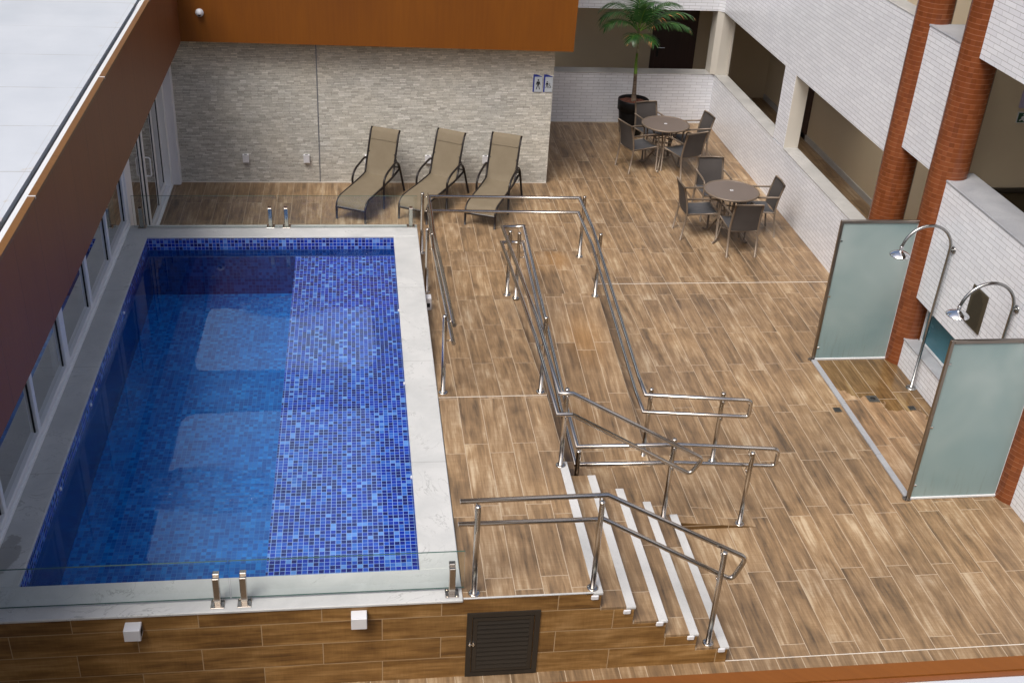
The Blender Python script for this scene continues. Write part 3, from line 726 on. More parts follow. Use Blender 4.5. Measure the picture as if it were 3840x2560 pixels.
def sign(x0, label, kind):
    loc = (x0, 10.138, 1.47)
    t = thing('restroom_sign', label, 'sign', loc, 0, 'restroom signs on the stone wall')
    yb = 10.138
    b = MB(loc); x = x0
    b.prism([(x,1.47),(x+.135,1.47),(x+.135,1.705),(x+.118,1.712),(x+.085,1.726),(x+.045,1.736),(x,1.738)], yb-.008, yb-.001)
    b.build('back_plate', M['sign_blue'], t, fix=True)
    MB(loc).box(x+.021,x+.138,yb-.016,yb-.009,1.474,1.703).build('face_plate', M['sign_grey'], t)
    b = MB(loc)
    if kind == 'man': man(b, x+.077, 1.588, .152, yb-.0185, yb-.0165)
    else:
        man(b, x+.052, 1.585, .102, yb-.0185, yb-.0165)
        cx, cz, r = x+.094, 1.555, .0185
        for i in range(14):
            a0, a1 = 2.3+i*.36, 2.3+(i+1)*.36
            b.prism([(cx+r*math.cos(a0),cz+r*math.sin(a0)),(cx+r*math.cos(a1),cz+r*math.sin(a1)),(cx+r*.72*math.cos(a1),cz+r*.72*math.sin(a1)),(cx+r*.72*math.cos(a0),cz+r*.72*math.sin(a0))], yb-.0185, yb-.0165)
        b.prism(circ(cx-.002, cz+.049, .0058, 12), yb-.0185, yb-.0165)
        b.prism([(cx-.006,cz+.041),(cx+.002,cz+.041),(cx+.003,cz+.012),(cx-.005,cz+.012)], yb-.0185, yb-.0165)
        b.prism([(cx-.004,cz+.016),(cx+.014,cz+.016),(cx+.026,cz-.012),(cx+.020,cz-.015),(cx+.010,cz+.009),(cx-.004,cz+.009)], yb-.0185, yb-.0165)
    b.build('pictogram', M['sign_black'], t, fix=True)
sign(1.905, 'blue and silver restroom sign with a single standing man pictogram', 'man')
sign(2.066, 'blue and silver restroom sign with a man and a wheelchair pictogram', 'wheel')

cam_t = thing('security_camera', 'small white dome security camera on the orange panel', 'camera', (-2.858,9.85,2.616))
MB().lathe([(.055,0),(.055,-.018),(.048,-.024),(.001,-.024)], (0,-.003,0), 20, axis='y').build('base', M['plastic'], cam_t)
MB().lathe([(.044,0),(.040,-.022),(.028,-.038),(.012,-.045),(.0005,-.046)], (0,-.026,0), 20, axis='y').build('dome', M['plastic'], cam_t)
MB().lathe([(.020,0),(.019,-.010),(.0005,-.013)], (.002,-.058,-.020), 14, axis='y').build('lens', M['black'], cam_t)

# ------------------------------------------------------------------ canopy with orange fascia and white roof
cn = thing('canopy', 'flat white roof with an orange brown wood panel fascia on two sides', 'canopy', (-3.5,5,0))
oc = (-3.5,5,0)
def zt(y): return 3.17+(y-1.5)*.0188
def zb(y): return 2.112 if y < 3.3 else 2.112+(y-3.3)*(2.205-2.112)/(9.85-3.3)
XF = -3.148
b = MB(oc); ys = [-4.5, 0, 3.3, 6.5, 9.86]
for a, c in zip(ys[:-1], ys[1:]):
    b.quad((XF,a,zb(a)),(XF,c,zb(c)),(XF,c,zt(c)-.03),(XF,a,zt(a)-.03))
    b.quad((XF,a,zb(a)),(XF-.09,a,zb(a)),(XF-.09,c,zb(c)),(XF,c,zb(c)))
    b.quad((XF-.09,a,zb(a)),(XF-.09,c,zb(c)),(XF-.09,c,zb(c)+.5),(XF-.09,a,zb(a)+.5))
b.build('side_fascia', M['lam_side'], cn)
b = MB(oc); XE0, XE1 = 2.455, 2.438
b.add([(XF,9.85,2.213),(2.43,9.85,2.165),(2.455,9.85,3.35),(XF,9.85,3.35),(XF,13,2.213),(2.43,13,2.165),(2.455,13,3.35),(XF,13,3.35)], [(0,1,2,3),(1,5,6,2),(0,4,5,1),(3,2,6,7)])
b.build('front_fascia', M['lam'], cn)
MB(oc).box(XF+.002,2.43,9.842,9.852,2.185,2.205).build('fascia_trim', M['lam'], cn) if False else None
def strip(x0, x1, dz0, dz1, y0=-4.5, y1=9.84, mi=0):
    b = MB(oc); n = 4
    b.hexa([(x0,y0,zt(y0)+dz0),(x1,y0,zt(y0)+dz0),(x1,y1,zt(y1)+dz0),(x0,y1,zt(y1)+dz0),(x0,y0,zt(y0)+dz1),(x1,y0,zt(y0)+dz1),(x1,y1,zt(y1)+dz1),(x0,y1,zt(y1)+dz1)])
    return b
strip(-3.196, -3.140, -.032, 0).build('cap', M['lam_cap'], cn)
for y in (7.72, 4.83, 2.0):
    MB(oc).box(-3.198,-3.138,y-.006,y+.006,zt(y)-.02,zt(y)+.004).build('cap_joint', M['white_metal'], cn)
strip(-3.238, -3.198, -.032, -.004).build('edge_flashing', M['white_metal'], cn)
strip(-3.285, -3.240, -.10, -.085).build('gutter', M['grey_metal'], cn)
strip(-10, -3.287, -.06, -.012).build('roof_panel', M['roof'], cn)
MB(oc).box(-10,-3.3,-4.5,10.5,2.55,2.6).build('ceiling', M['white_paint'], cn)

# unseen tower added above the stone wall only for the pool to mirror
tw = thing('added_backdrop', 'unseen dark wall with two pale panels, added for the pool to reflect', 'building', (-4,10.6,3.5))
ot = (-4,10.6,3.5); yt = 10.6
def q4(b, a, c, d2, e2): b.quad(*[(x,yt,z) for x,z in (a,c,d2,e2)])
b = MB(ot)
xl, xr = -12, 2.3
p1 = [(-3.16,3.62),(-.55,3.62),(-.45,4.95),(-3.58,4.95)]
p2 = [(-3.80,5.80),(-.50,5.80),(-.30,9.2),(-4.82,9.2)]
b.quad((xl,yt,3.3),(xr,yt,3.3),(xr,yt,13),(xl,yt,13))
b.build('wall', M['backdrop'], tw)
def rpanel(p, r=.28):
    b = MB(ot); pts = rounded([(*p[-1],0)]+[(*q,0) for q in p]+[(*p[0],0)], r, 6, {1,2,3,4})[1:-1]
    n = len(pts); b.add([(q.x, yt-.03, q.y) for q in pts], [tuple(range(n))]); b.build('reflect_panel', M['reflect_paint'], tw)  # added panel, only there to show as a pale reflection on the water
rpanel([(-.45,4.95),(-3.58,4.95),(-3.16,3.62),(-.55,3.62)]); rpanel([(-.30,9.2),(-4.82,9.2),(-3.80,5.80),(-.50,5.80)])

nb = thing('canopy', 'orange edged flat roof in the near lower corner of the view', 'canopy', (4,-3.4,3.3))
on = (4,-3.4,3.3)
MB(on).box(-3.5,14,-3.238,-3.168,3.262,3.30).build('cap', M['lam_beam'], nb)
MB(on).box(-3.5,14,-3.262,-3.2385,3.24,3.292).build('upstand', M['lam_side'], nb)
MB(on).box(-3.5,14,-3.20,-3.175,2.3,3.262).build('fascia', M['lam'], nb)
MB(on).box(-3.5,14,-12,-3.2625,3.22,3.286).build('roof_panel', M['near_roof'], nb)

# ------------------------------------------------------------------ left glazing
gw = thing('window_wall', 'row of white framed fixed windows along the pool edge under the canopy', 'window', (-3.51,3,H))
og = (-3.51,3,H); xg = -3.51
b = MB(og); b.bbox(-3.60,-3.475,-4.4,6.74,H+.002,H+.045,.006); b.bbox(-3.575,-3.49,-4.4,6.74,H+.045,H+.105,.006)
b.build('sill_frame', M['window_white'], gw)
mull = [(6.66,6.74),(5.595,5.655),(4.485,4.565),(3.30,3.445),(2.195,2.27),(1.07,1.13),(-.05,.02),(-1.2,-1.13),(-2.4,-2.3)]
for a, c in mull:
    b = MB(og); b.bbox(-3.565,-3.495,a,c,H+.10,2.56,.006)
    b.box(-3.537,-3.522,a-.010,a-.001,H+.105,2.56,1)
    b.build('mullion', [M['window_white'], M['black']], gw)
ed = [m for m in mull]
for i in range(len(mull)-1):
    hi, lo = mull[i][0], mull[i+1][1]
    b = MB(og); b.quad((-3.53,lo+.004,H+.11),(-3.53,hi-.012,H+.11),(-3.53,hi-.012,2.56),(-3.53,lo+.004,2.56)); b.build('pane', M['glass_win'], gw)
    if i in (1,2,3):
        yh = hi-.16
        b = MB(og); b.bbox(-3.60,-3.57,hi-.075,hi-.035,1.16,1.32,.005); b.bbox(-3.66,-3.60,hi-.07,hi-.045,1.28,1.31,.005); b.bbox(-3.66,-3.60,hi-.07,hi-.045,1.17,1.20,.005)
        b.build('latch', M['window_white'], gw)
        b = MB(og); b.bbox(-3.60,-3.568,hi-.10,hi-.02,H+.12,2.5,.004); b.build('sash_stile', M['window_white'], gw)
MB(og).bbox(-3.66,-3.475,6.742,7.10,0,2.56,.008).build('pier', M['window_white'], gw)

sd = thing('sliding_door', 'white framed glass sliding door between pool and stone wall', 'door', (-3.51,8.5,0))
os_ = (-3.51,8.5,0)
b = MB(os_); b.bbox(-3.64,-3.47,7.102,10.0,.002,.03,.004); b.box(-3.56,-3.553,7.102,10.0,.03,.05); b.box(-3.505,-3.498,7.102,10.0,.03,.05)
b.build('track', M['window_white'], sd)
MB(os_).bbox(-3.62,-3.48,9.90,10.008,.03,2.55,.006).build('jamb', M['window_white'], sd)
def leaf(x, y0, y1, stiles, nm='leaf'):
    b = MB(os_)
    b.bbox(x-.018,x+.018,y0,y1,.052,.115,.004)
    for s0, s1 in stiles: b.bbox(x-.0175,x+.0175,s0,s1,.115,2.52,.004); b.box(x-.006,x+.006,s0-.010,s0-.001,.115,2.52,1)
    l = b.build('leaf', [M['window_white'], M['black']], sd)
    MB(os_).quad((x,y0+.02,.115),(x,y1-.02,.115),(x,y1-.02,2.52),(x,y0+.02,2.52)).build('pane', M['glass_win'], l)
    return l
leaf(-3.582, 8.98, 9.9, [(9.02,9.11),(9.84,9.895)])
l2 = leaf(-3.528, 8.16, 9.06, [(8.17,8.27),(8.98,9.05)])
leaf(-3.528, 7.12, 8.02, [(7.125,7.19),(7.93,8.01)])
b = MB(os_); yh = 8.215
b.tube(rounded([(-3.508,yh,.86),(-3.44,yh,.86),(-3.44,yh,1.12),(-3.508,yh,1.12)], .03), .011, 8); b.build('handle', M['window_white'], l2)
b = MB(); b.quad((-9,-4.4,.003),(-3.64,-4.4,.003),(-3.64,10.2,.003),(-9,10.2,.003)); structure('room_floor', b, M['room_floor'])
rw = thing('room_wall', 'pale inner wall seen through the pool side windows', 'wall', (-6.2,3,0))
b = MB((-6.2,3,0)); b.box(-6.3,-6.2,-4.4,10.2,.004,2.55); b.box(-6.2,-3.63,10.2,10.3,.004,2.55); b.build('plaster', M['white_paint'], rw)

# ------------------------------------------------------------------ white tiled building
fb = thing('white_building', 'white brick tiled gallery with beige corridor facing the terrace', 'building', (5.8,10,0))
of = (5.8,10,0)
T0, T1 = 5.663, 5.885
def wallbox(name, mat, *bx): return MB(of).box(*bx).build(name, mat, fb)
wallbox('parapet', M['tile_x'], 2.2,T0,13.054,13.34,0,.905)
wallbox('parapet', M['tile_y'], T0,T1,5.78,13.34,0,.905)
wallbox('pier', [M['tile_y']], T0,T1-.003,9.30,9.762,.925,2.04)
wallbox('upper_wall', M['tile_x'], 2.2,T0-.08,13.054,13.34,2.04,5.0)
MB(of).add([(T0-.08,13.054,2.04),(T0,12.97,2.04),(T0,12.97,5),(T0-.08,13.054,5)], [(0,1,2,3)]).build('corner_tile', M['tile_x'], fb)
wallbox('upper_wall', M['tile_y'], T0,T1,5.78,12.97,2.04,3.675)
# sills
b = MB(of); b.bbox(2.2,T0+.0,13.046,13.345,.9055,.924,.004); b.build('sill', M['sill'], fb)
b = MB(of); b.bbox(T0-.006,T1+.006,9.764,13.345,.9056,.9245,.004); b.build('sill', M['sill'], fb)
b = MB(of); b.bbox(T0-.006,T1+.006,5.9,9.298,.9056,.9245,.004); b.build('sill', M['sill'], fb)
b = MB(of); b.bbox(T0-.006,T1+.006,5.78,12.97,3.6755,3.694,.004); b.build('sill', M['sill'], fb)
wallbox('jamb', M['beige_light'], T0+.006,T1+.004,9.288,9.2995,.9248,2.04)
b = MB(of); b.prism([(5.575,13.06),(5.67,12.99),(5.88,12.99),(5.88,13.34),(5.575,13.34)], .925, 2.04, axis='z'); b.build('corner_post', M['beige_light'], fb, fix=True)
b = MB(of); b.box(5.86,5.89,12.955,12.995,.925,2.04); b.build('corner_trim', M['beige_light'], fb)
# corridors
wallbox('corridor_wall', M['beige'], 2.2,8,14.6,14.75,.0,5.2)
wallbox('corridor_wall', M['beige'], 7.25,7.4,5.4,14.6,.0,6.5)
wallbox('cross_wall', M['beige'], 5.9,10,5.25,5.4,.0,6.5)
wallbox('unseen_slab', M['white_paint'], T1+.001,7.25,9.45,14.6,2.35,2.78)  # unseen slab, stops short so light from above reaches the nearer corridor
wallbox('unseen_slab', M['white_paint'], 2.2,T1,13.341,14.6,2.60,2.78)
wallbox('unseen_slab', M['white_paint'], 5.9,8.6,-3.0,14.6,6.5,6.65)  # unseen roof slab, added to keep sky light off the beige walls
b = MB(of); b.box(7.225,7.249,5.42,14.55,.0,.10); b.build('skirting', M['sill'], fb)
dr = MB(of); dr.box(4.85,5.71,14.56,14.599,.0,2.05); dr = dr.build('door_frame', M['brown_door'], fb)
dl = MB(of); dl.box(4.925,5.607,14.545,14.5595,.0,2.0); dl = dl.build('door', M['brown_door'], fb)
b = MB(of); b.bbox(4.945,4.99,14.525,14.545,.80,1.16,.006); b.build('lock_plate', M['black'], dl)
b = MB(of); b.tube([(4.968,14.53,.985),(4.968,14.49,.985),(5.09,14.485,.985)], .010, 8); b.build('handle', M['chrome'], dl)
dl2 = MB(of); dl2.box(7.225,7.2495,12.2,13.1,.0,2.0); dl2.build('door', M['brown_door'], fb)
# stair bay on the right (half levels)
sb = thing('stair_bay', 'white brick tiled stair bay with granite sills behind the showers', 'building', (5.7,3,0))
ob = (5.7,3,0); B0 = 5.59
def bay(name, mat, *bx): return MB(ob).box(*bx).build(name, mat, sb)
bay('wall', M['tile_y2'], B0,5.82,4.72,5.60,2.303,3.705); MB(ob).bbox(B0-.006,6.03,4.72,5.62,3.7055,3.728,.004).build('sill', M['granite'], sb)
bay('wall', M['tile_y2'], B0,5.82,-3.0,4.50,.913,2.325); MB(ob).bbox(B0-.006,6.00,-3.0,4.66,2.3255,2.348,.004).build('sill', M['granite'], sb)
bay('wall', M['tile_y2'], B0,5.82,-3.0,4.45,3.68,6.5)
bay('ledge_wall', M['tile_y2'], 5.58,5.80,2.0,4.52,0,.352); MB(ob).bbox(5.572,5.735,2.0,4.52,.3525,.374,.004).build('ledge', M['granite'], sb)
bay('ledge_wall', M['tile_y2'], 5.58,5.80,-3.0,1.9,0,.912)
bay('window', M['teal'], 5.752,5.77,2.02,4.39,.375,.912)
b = MB(ob); b.box(5.735,5.755,4.378,4.402,.376,.912); b.box(5.735,5.755,2.02,4.378,.376,.398); b.build('window_frame', M['white_metal'], sb)
bay('back_wall', M['beige'], 8.5,8.6,-3,5.25,0,6.5)
bay('stair_wall', M['plaque'], 5.95,8.5,5.22,5.249,0,1.88)
b = MB(ob); b.tube([(5.95,5.19,1.925),(8.4,5.19,1.925)], .035, 10); b.build('stair_rail', M['dark_metal'], sb)

def column(cx, cy, label):
    t = thing('column', label, 'column', (cx,cy,0), 0, 'terracotta tiled columns')
    MB((cx,cy,0)).lathe([(.205,0),(.205,6.5)], (cx,cy,0), 48).build('shaft', column_tile('terracotta mosaic', cx, cy), t)
column(5.70, 5.78, 'round terracotta tiled column beside the gallery opening, farthest from the showers')
column(5.69, 4.635, 'round terracotta tiled column holding the first frosted shower screen')
column(5.70, 1.975, 'round terracotta tiled column at the lower right behind the second frosted screen')

# exit sign and plate on the cross wall
es = thing('exit_sign', 'green emergency exit sign with pale figure on the beige wall', 'sign', (6.83,5.25,2.73))
oe = (6.83,5.25,2.73)
MB(oe).box(6.700,6.960,5.236,5.249,2.73,2.857).build('border', M['plastic'], es)
MB(oe).box(6.708,6.952,5.232,5.2359,2.738,2.849).build('plate', M['sign_green'], es)
b = MB(oe)
b.prism([(6.745,2.80),(6.770,2.815),(6.790,2.80),(6.780,2.775),(6.800,2.755),(6.787,2.748),(6.762,2.772),(6.735,2.752),(6.725,2.762),(6.750,2.783)], 5.229, 5.2319)
b.prism(circ(6.772, 2.828, .010, 12), 5.229, 5.2319)
b.prism([(6.83,2.785),(6.88,2.785),(6.88,2.765),(6.925,2.795),(6.88,2.825),(6.88,2.805),(6.83,2.805)], 5.229, 5.2319)
b.build('pictogram', M['plastic'], es, fix=True)
vp = thing('wall_plate', 'pale violet plate on the beige wall above the exit sign', 'plate', (6.8,5.25,3.0))
MB((6.8,5.25,3.0)).bbox(6.683,6.93,5.225,5.249,2.905,3.11,.006).build('plate', M['lilac'], vp)

# ------------------------------------------------------------------ showers
def screen(y, xr, label):
    o = (4.6,y,0); t = thing('shower_screen', label, 'shower screen', o, 0, 'frosted shower screens')
    z1 = 1.80; x0 = 4.572
    b = MB(o); b.bbox(x0,x0+.034,y-.017,y+.017,0,z1,.004); b.build('frame_post', M['steel_dark'], t)
    b = MB(o); b.bbox(x0+.034,xr+.02,y-.017,y+.017,z1-.036,z1,.004); b.build('top_rail', M['steel_dark'], t)
    b = MB(o); b.bbox(x0+.034,xr,y-.020,y+.020,.002,.026,.004); b.build('bottom_rail', M['white_metal'], t)
    b = MB(o); b.box(xr-.014,xr+.004,y-.010,y+.010,.026,z1-.036); b.build('seal', M['white_metal'], t)
    b = MB(o); b.box(x0+.034,xr-.014,y-.006,y+.006,.026,z1-.036); b.build('pane', M['frosted'], t)
    b = MB(o); b.cyl((x0+.005,y,0), .045, .006, 14); b.build('foot_plate', M['steel_dark'], t)
    for z in (.17,.85,1.55):
        b = MB(o); b.bbox(x0+.034,x0+.062,y-.014,y-.006,z-.009,z+.009,.003); b.build('glass_clip', M['chrome'], t)
screen(4.632, 5.495, 'frosted glass shower screen farther from the viewer, beside the first shower')
screen(1.974, 5.505, 'frosted glass shower screen nearest to the viewer, at the lower right')

def shower(y, label):
    o = (5.53,y,0); t = thing('shower', label, 'shower', o, 0, 'outdoor showers')
    pts = [(5.523,y,0),(5.530,y,.9),(5.541,y,1.70)]
    cx, cz, rx, rz = 5.264, 1.745, .278, .285
    for i in range(0,19):
        a = math.radians(5+i*10*.97); pts.append((cx+rx*math.cos(a), y, cz+rz*math.sin(a)))
    b = MB(o); b.tube(pts, .0165, 12); b.build('pipe', M['pipe'], t)
    b = MB(o); b.lathe([(.06,0),(.06,.008),(.045,.018),(.02,.022)], (5.523,y,0), 20); b.build('base_flange', M['pipe'], t)
    b = MB(o); b.tube([(5.543,y,1.744),(5.585,y,1.744)], .014, 10); b.lathe([(.0005,-.014),(.038,-.014),(.040,-.006),(.040,0)], (5.589,y,1.744), 20, axis='x'); b.build('wall_flange', M['pipe'], t)
    hx, hz = 4.986, 1.775
    b = MB(o); b.lathe([(.0165,.02),(.022,.012),(.022,-.004),(.015,-.010),(.020,-.022),(.015,-.030)], (hx,y,hz), 18); b.build('coupling', M['chrome'], t)
    b = MB(o); b.lathe([(.014,-.028),(.030,-.033),(.062,-.046),(.090,-.062),(.108,-.078),(.112,-.084),(.108,-.088),(.06,-.084),(.0005,-.082)], (hx,y,hz), 36); b.build('shower_head', M['chrome'], t)
shower(3.966, 'tall arched chrome shower in front of the teal window, between the two screens')
shower(2.636, 'arched chrome shower partly behind the nearest frosted screen, beside the bronze plaque')
kb = thing('shower_curb', 'thin grey granite strip along the shower floor edge', 'curb', (4.588,3.3,0))
for a, c in ((4.02,4.60),(3.66,4.015),(3.28,3.655),(2.70,3.275),(2.0,2.695)):
    MB((4.588,3.3,0)).bbox(4.556,4.620,a,c,0,.022,.004).build('segment', M['granite'], kb)
b = MB(); b.quad((4.622,1.99,.004),(5.578,1.99,.004),(5.578,4.61,.004),(4.622,4.61,.004)); structure('shower_floor', b, M['shower_wood'])
def drain(x, y, s_, label, hole):
    o = (x,y,.004); t = thing('floor_drain', label, 'drain', o)
    b = MB(o)
    b.bbox(x-s_,x+s_,y-s_,y+s_,.004,.009,.002); b.build('plate', M['drain'], t)
    b = MB(o)
    if hole: b.lathe([(.030,.0095),(.030,.011),(.0005,.0105)], (x,y,0), 18)
    else:
        for i in range(5): b.box(x-s_*.8,x+s_*.8,y-s_*.75+i*s_*.36,y-s_*.75+i*s_*.36+.006,.0092,.0105)
    b.build('grate', M['black'], t)
drain(4.972,3.752,.064,'square grey floor drain with round hole in the middle of the shower floor', True)
drain(5.345,3.548,.040,'small square floor drain by the white wall at the foot of the shower', False)
drain(4.476,3.553,.042,'small square floor drain outside the granite strip', False)
pq = thing('plaque', 'dark bronze plaque with lines of small text on the white tiled wall', 'plaque', (5.586,3.27,1.4))
oq = (5.586,3.27,1.4)
MB(oq).bbox(5.574,5.589,3.115,3.425,1.182,1.618,.004).build('plate', M['plaque'], pq)
b = MB(oq); rnd = random.Random(3)
for i in range(22):
    z = 1.590-i*.018; wd = .035 if i in (0,1) else (.07 if i < 4 else .12-.02*rnd.random())
    y = 3.27-wd
    while y < 3.27+wd:
        l_ = rnd.uniform(.008,.03); b.box(5.5725,5.5742,y,min(y+l_,3.27+wd),z-.0045,z+.0045); y += l_+.005
b.build('text', M['plaque_text'], pq)

# ------------------------------------------------------------------ furniture
def make_lounger():
    t = thing('sun_lounger', 'x', 'sun lounger', (0,0,0), 0, 'sun loungers in front of the stone wall')
    w2, R1 = .222, .0165
    for s_ in (-1,1):
        x = s_*w2
        pts = rounded([(x,0,0),(x,.0,.235),(x,.10,.312),(x,.55,.322),(x,.96,.345),(x,1.20,.385)], .09, 5)
        MB().tube(pts, R1, 10).build('side_rail', M['frame_lounger'], t)
        pts = rounded([(x*1.12,.60,0),(x*1.12,.60,.44),(x*1.12,.72,.515),(x*1.12,1.05,.575),(x*1.12,1.16,.50),(x*1.12,1.375,0)], .10, 6)
        MB().tube(pts, R1, 10).build('arm', M['frame_lounger'], t)
        MB().tube([(x*1.12,.60,.318),(x,.60,.318)], .011, 8).build('arm_link', M['frame_lounger'], t); MB().tube([(x,1.17,.38),(x*1.12,1.19,.435)], .012, 8).build('arm_link', M['frame_lounger'], t)
        up = [(x,.985,.36),(x,1.04,.50),(x,1.155,.80),(x,1.205,.93),(x,1.255,.985)]
        MB().tube(up, R1*.9, 10).build('back_rail', M['frame_lounger'], t)
        MB().tube([(x*.9,1.10,.66),(x*.9,1.27,.40)], .010, 8).build('back_prop', M['frame_lounger'], t)
    MB().bbox(-w2,w2,-.012,.012,.168,.205,.008).build('front_bar', M['frame_lounger'], t)
    MB().tube([(-w2*1.1,1.175,.44),(w2*1.1,1.175,.44)], .012, 8).build('cross_bar', M['frame_lounger'], t); MB().tube([(-w2,.60,.30),(w2,.60,.30)], .012, 8).build('cross_bar', M['frame_lounger'], t)
    def sheet(name, prof, hw, sag, th=.004, lip=None):
        b = MB(); nx_ = 9; n = len(prof)
        vs = []
        for y, z in prof:
            for j in range(nx_):
                a = -1+2*j/(nx_-1); q = (1-a*a)*sag
                vs.append((a*hw, y, z-q) if lip is None else (a*hw, y+q, z-q*.3))
        b.add(vs, [(i*nx_+j, i*nx_+j+1, (i+1)*nx_+j+1, (i+1)*nx_+j) for i in range(n-1) for j in range(nx_-1)], 0, True)
        return b.build(name, M['sling_lounger'], t)
    sheet('seat_sling', [(-.004,.20),(.004,.24),(.03,.283),(.07,.308),(.14,.324),(.3,.328),(.5,.330),(.7,.338),(.9,.350),(.985,.362)], w2-.012, .018)
    sheet('back_sling', [(.962,.338),(.985,.362),(1.02,.45),(1.07,.58),(1.12,.71),(1.16,.815),(1.205,.935),(1.225,.965),(1.262,.990)], w2-.006, .012, lip=1)
    sheet('back_hem', [(1.158,.832),(1.170,.862)], w2-.02, .012, lip=1)
    return t
lg = make_lounger()
for i, (x, y, a, lab) in enumerate([(-.835,8.68,25.0,'brown framed sling sun lounger nearest the sliding door'),(.044,8.665,30.0,'brown framed sling sun lounger standing between two others'),(.994,8.466,23.0,'brown framed sling sun lounger closest to the restroom signs')]):
    r = lg if i == 0 else dup(lg)
    r.location = (x,y,0); r.rotation_euler = (0,0,-math.radians(a)); r['label'] = lab

def make_chair():
    t = thing('patio_chair', 'x', 'chair', (0,0,0), 0, 'chairs around the round patio tables')
    hw = .205
    for s_ in (-1,1):
        x = s_*hw
        MB().tube(rounded([(x,-.285,0),(x,-.228,.40),(x*.97,-.258,.60),(x*.95,-.315,.800)], .08, 4), .0, 10, flat=(.0125,.016)).build('back_leg', M['frame_chair'], t)
        MB().tube(rounded([(x*1.02,.245,0),(x*1.06,.225,.615),(x*1.06,.10,.628),(x*1.04,-.262,.625)], .06, 5), .0, 10, flat=(.0145,.0125)).build('arm', M['frame_chair'], t)
        MB().tube([(x,.232,.405),(x,-.225,.385)], .0115, 8).build('seat_rail', M['frame_chair'], t)
    MB().tube([(-hw,.225,.40),(hw,.225,.40)], .012, 8).build('seat_bar', M['frame_chair'], t); MB().tube([(-hw,-.225,.375),(hw,-.225,.375)], .014, 8).build('seat_bar', M['frame_chair'], t)
    MB().tube([(-hw*.95,-.316,.800),(0,-.328,.805),(hw*.95,-.316,.800)], .0125, 8).build('top_bar', M['frame_chair'], t)
    nx_ = 7
    def sheet(name, prof, hw2, sag, mat, back=False):
        b = MB(); vs = []
        for y, z in prof:
            for j in range(nx_):
                a = -1+2*j/(nx_-1); q = (1-a*a)*sag
                vs.append((a*hw2, y-(q if back else 0), z-(0 if back else q)))
        b.add(vs, [(i*nx_+j, i*nx_+j+1, (i+1)*nx_+j+1, (i+1)*nx_+j) for i in range(len(prof)-1) for j in range(nx_-1)], 0, True)
        b.build(name, mat, t)
    sheet('seat', [(.238,.398),(.225,.412),(.15,.405),(0,.398),(-.15,.400),(-.225,.398)], hw-.008, .014, M['sling_seat'])
    sheet('backrest', [(-.228,.385),(-.240,.45),(-.256,.58),(-.284,.69),(-.317,.797)], hw-.012, .020, M['sling_chair'], True)
    return t
def make_table():
    t = thing('patio_table', 'x', 'table', (0,0,0), 0, 'round patio tables')
    MB().lathe([(.0005,.716),(.018,.716),(.372,.716),(.376,.708),(.372,.700),(.0005,.700)], (0,0,0), 56, 0, False).build('tabletop', M['tabletop'], t)
    MB().lathe([(.368,.712),(.374,.722),(.388,.724),(.396,.714),(.394,.698),(.378,.692),(.370,.700)], (0,0,0), 56).build('rim', M['frame_chair'], t)
    MB().lathe([(.014,.7165),(.024,.7165),(.026,.720),(.022,.722),(.014,.721)], (0,0,0), 20).build('umbrella_ring', M['plastic'], t)
    for k in range(4):
        a = PI/4+k*PI/2; c, s_ = math.cos(a), math.sin(a)
        pts = rounded([(.30*c,.30*s_,.695),(.20*c,.20*s_,.60),(.115*c,.115*s_,.42),(.13*c,.13*s_,.26),(.27*c,.27*s_,.035),(.34*c,.34*s_,.012),(.365*c,.365*s_,.03)], .10, 5)
        MB().tube(pts, .0135, 10).build('leg', M['frame_chair'], t)
    for z, r in ((.43,.128),(.36,.118),(.20,.16)):
        MB().tube([(r*math.cos(q*PI/14), r*math.sin(q*PI/14), z) for q in range(29)], .010, 8).build('ring', M['frame_chair'], t)
    return t
tb = make_table(); ch = make_chair(); first = True
TT = [((4.265,10.93), 21.0, ['round patio table beside the potted palm'], ['dark sling chair left of the table by the palm, facing right','dark sling chair with its back to the viewer at the table by the palm','dark sling chair between the palm table and the white parapet','dark sling chair directly in front of the black planter']),
      ((4.53,8.11), 0.0, ['round patio table nearer to the viewer, by the gallery opening'], ['dark sling chair left of the nearer patio table, seen side on','dark sling chair with its back to the viewer at the nearer patio table','dark sling chair between the nearer patio table and the white tiled wall','dark sling chair on the far side of the nearer patio table'])]
offs = [[(-.445,.06,-91),(.074,-.446,1.6),(.533,.012,77.5),(.141,.542,173)], [(-.41,.10,-89),(.03,-.41,0),(.45,.165,89),(-.01,.77,180)]]
for k, ((tx, ty), rot, tl, cl) in enumerate(TT):
    r = tb if k == 0 else dup(tb)
    r.location = (tx,ty,0); r.rotation_euler = (0,0,math.radians(rot)); r['label'] = tl[0]
    for j in range(4):
        dx, dy, a = offs[k][j]; c_, s_ = math.cos(math.radians(rot)), math.sin(math.radians(rot))
        q = ch if first else dup(ch); first = False
        q.location = (tx+dx*c_-dy*s_, ty+dx*s_+dy*c_, 0); q.rotation_euler = (0,0,math.radians(rot+a)); q['label'] = cl[j]

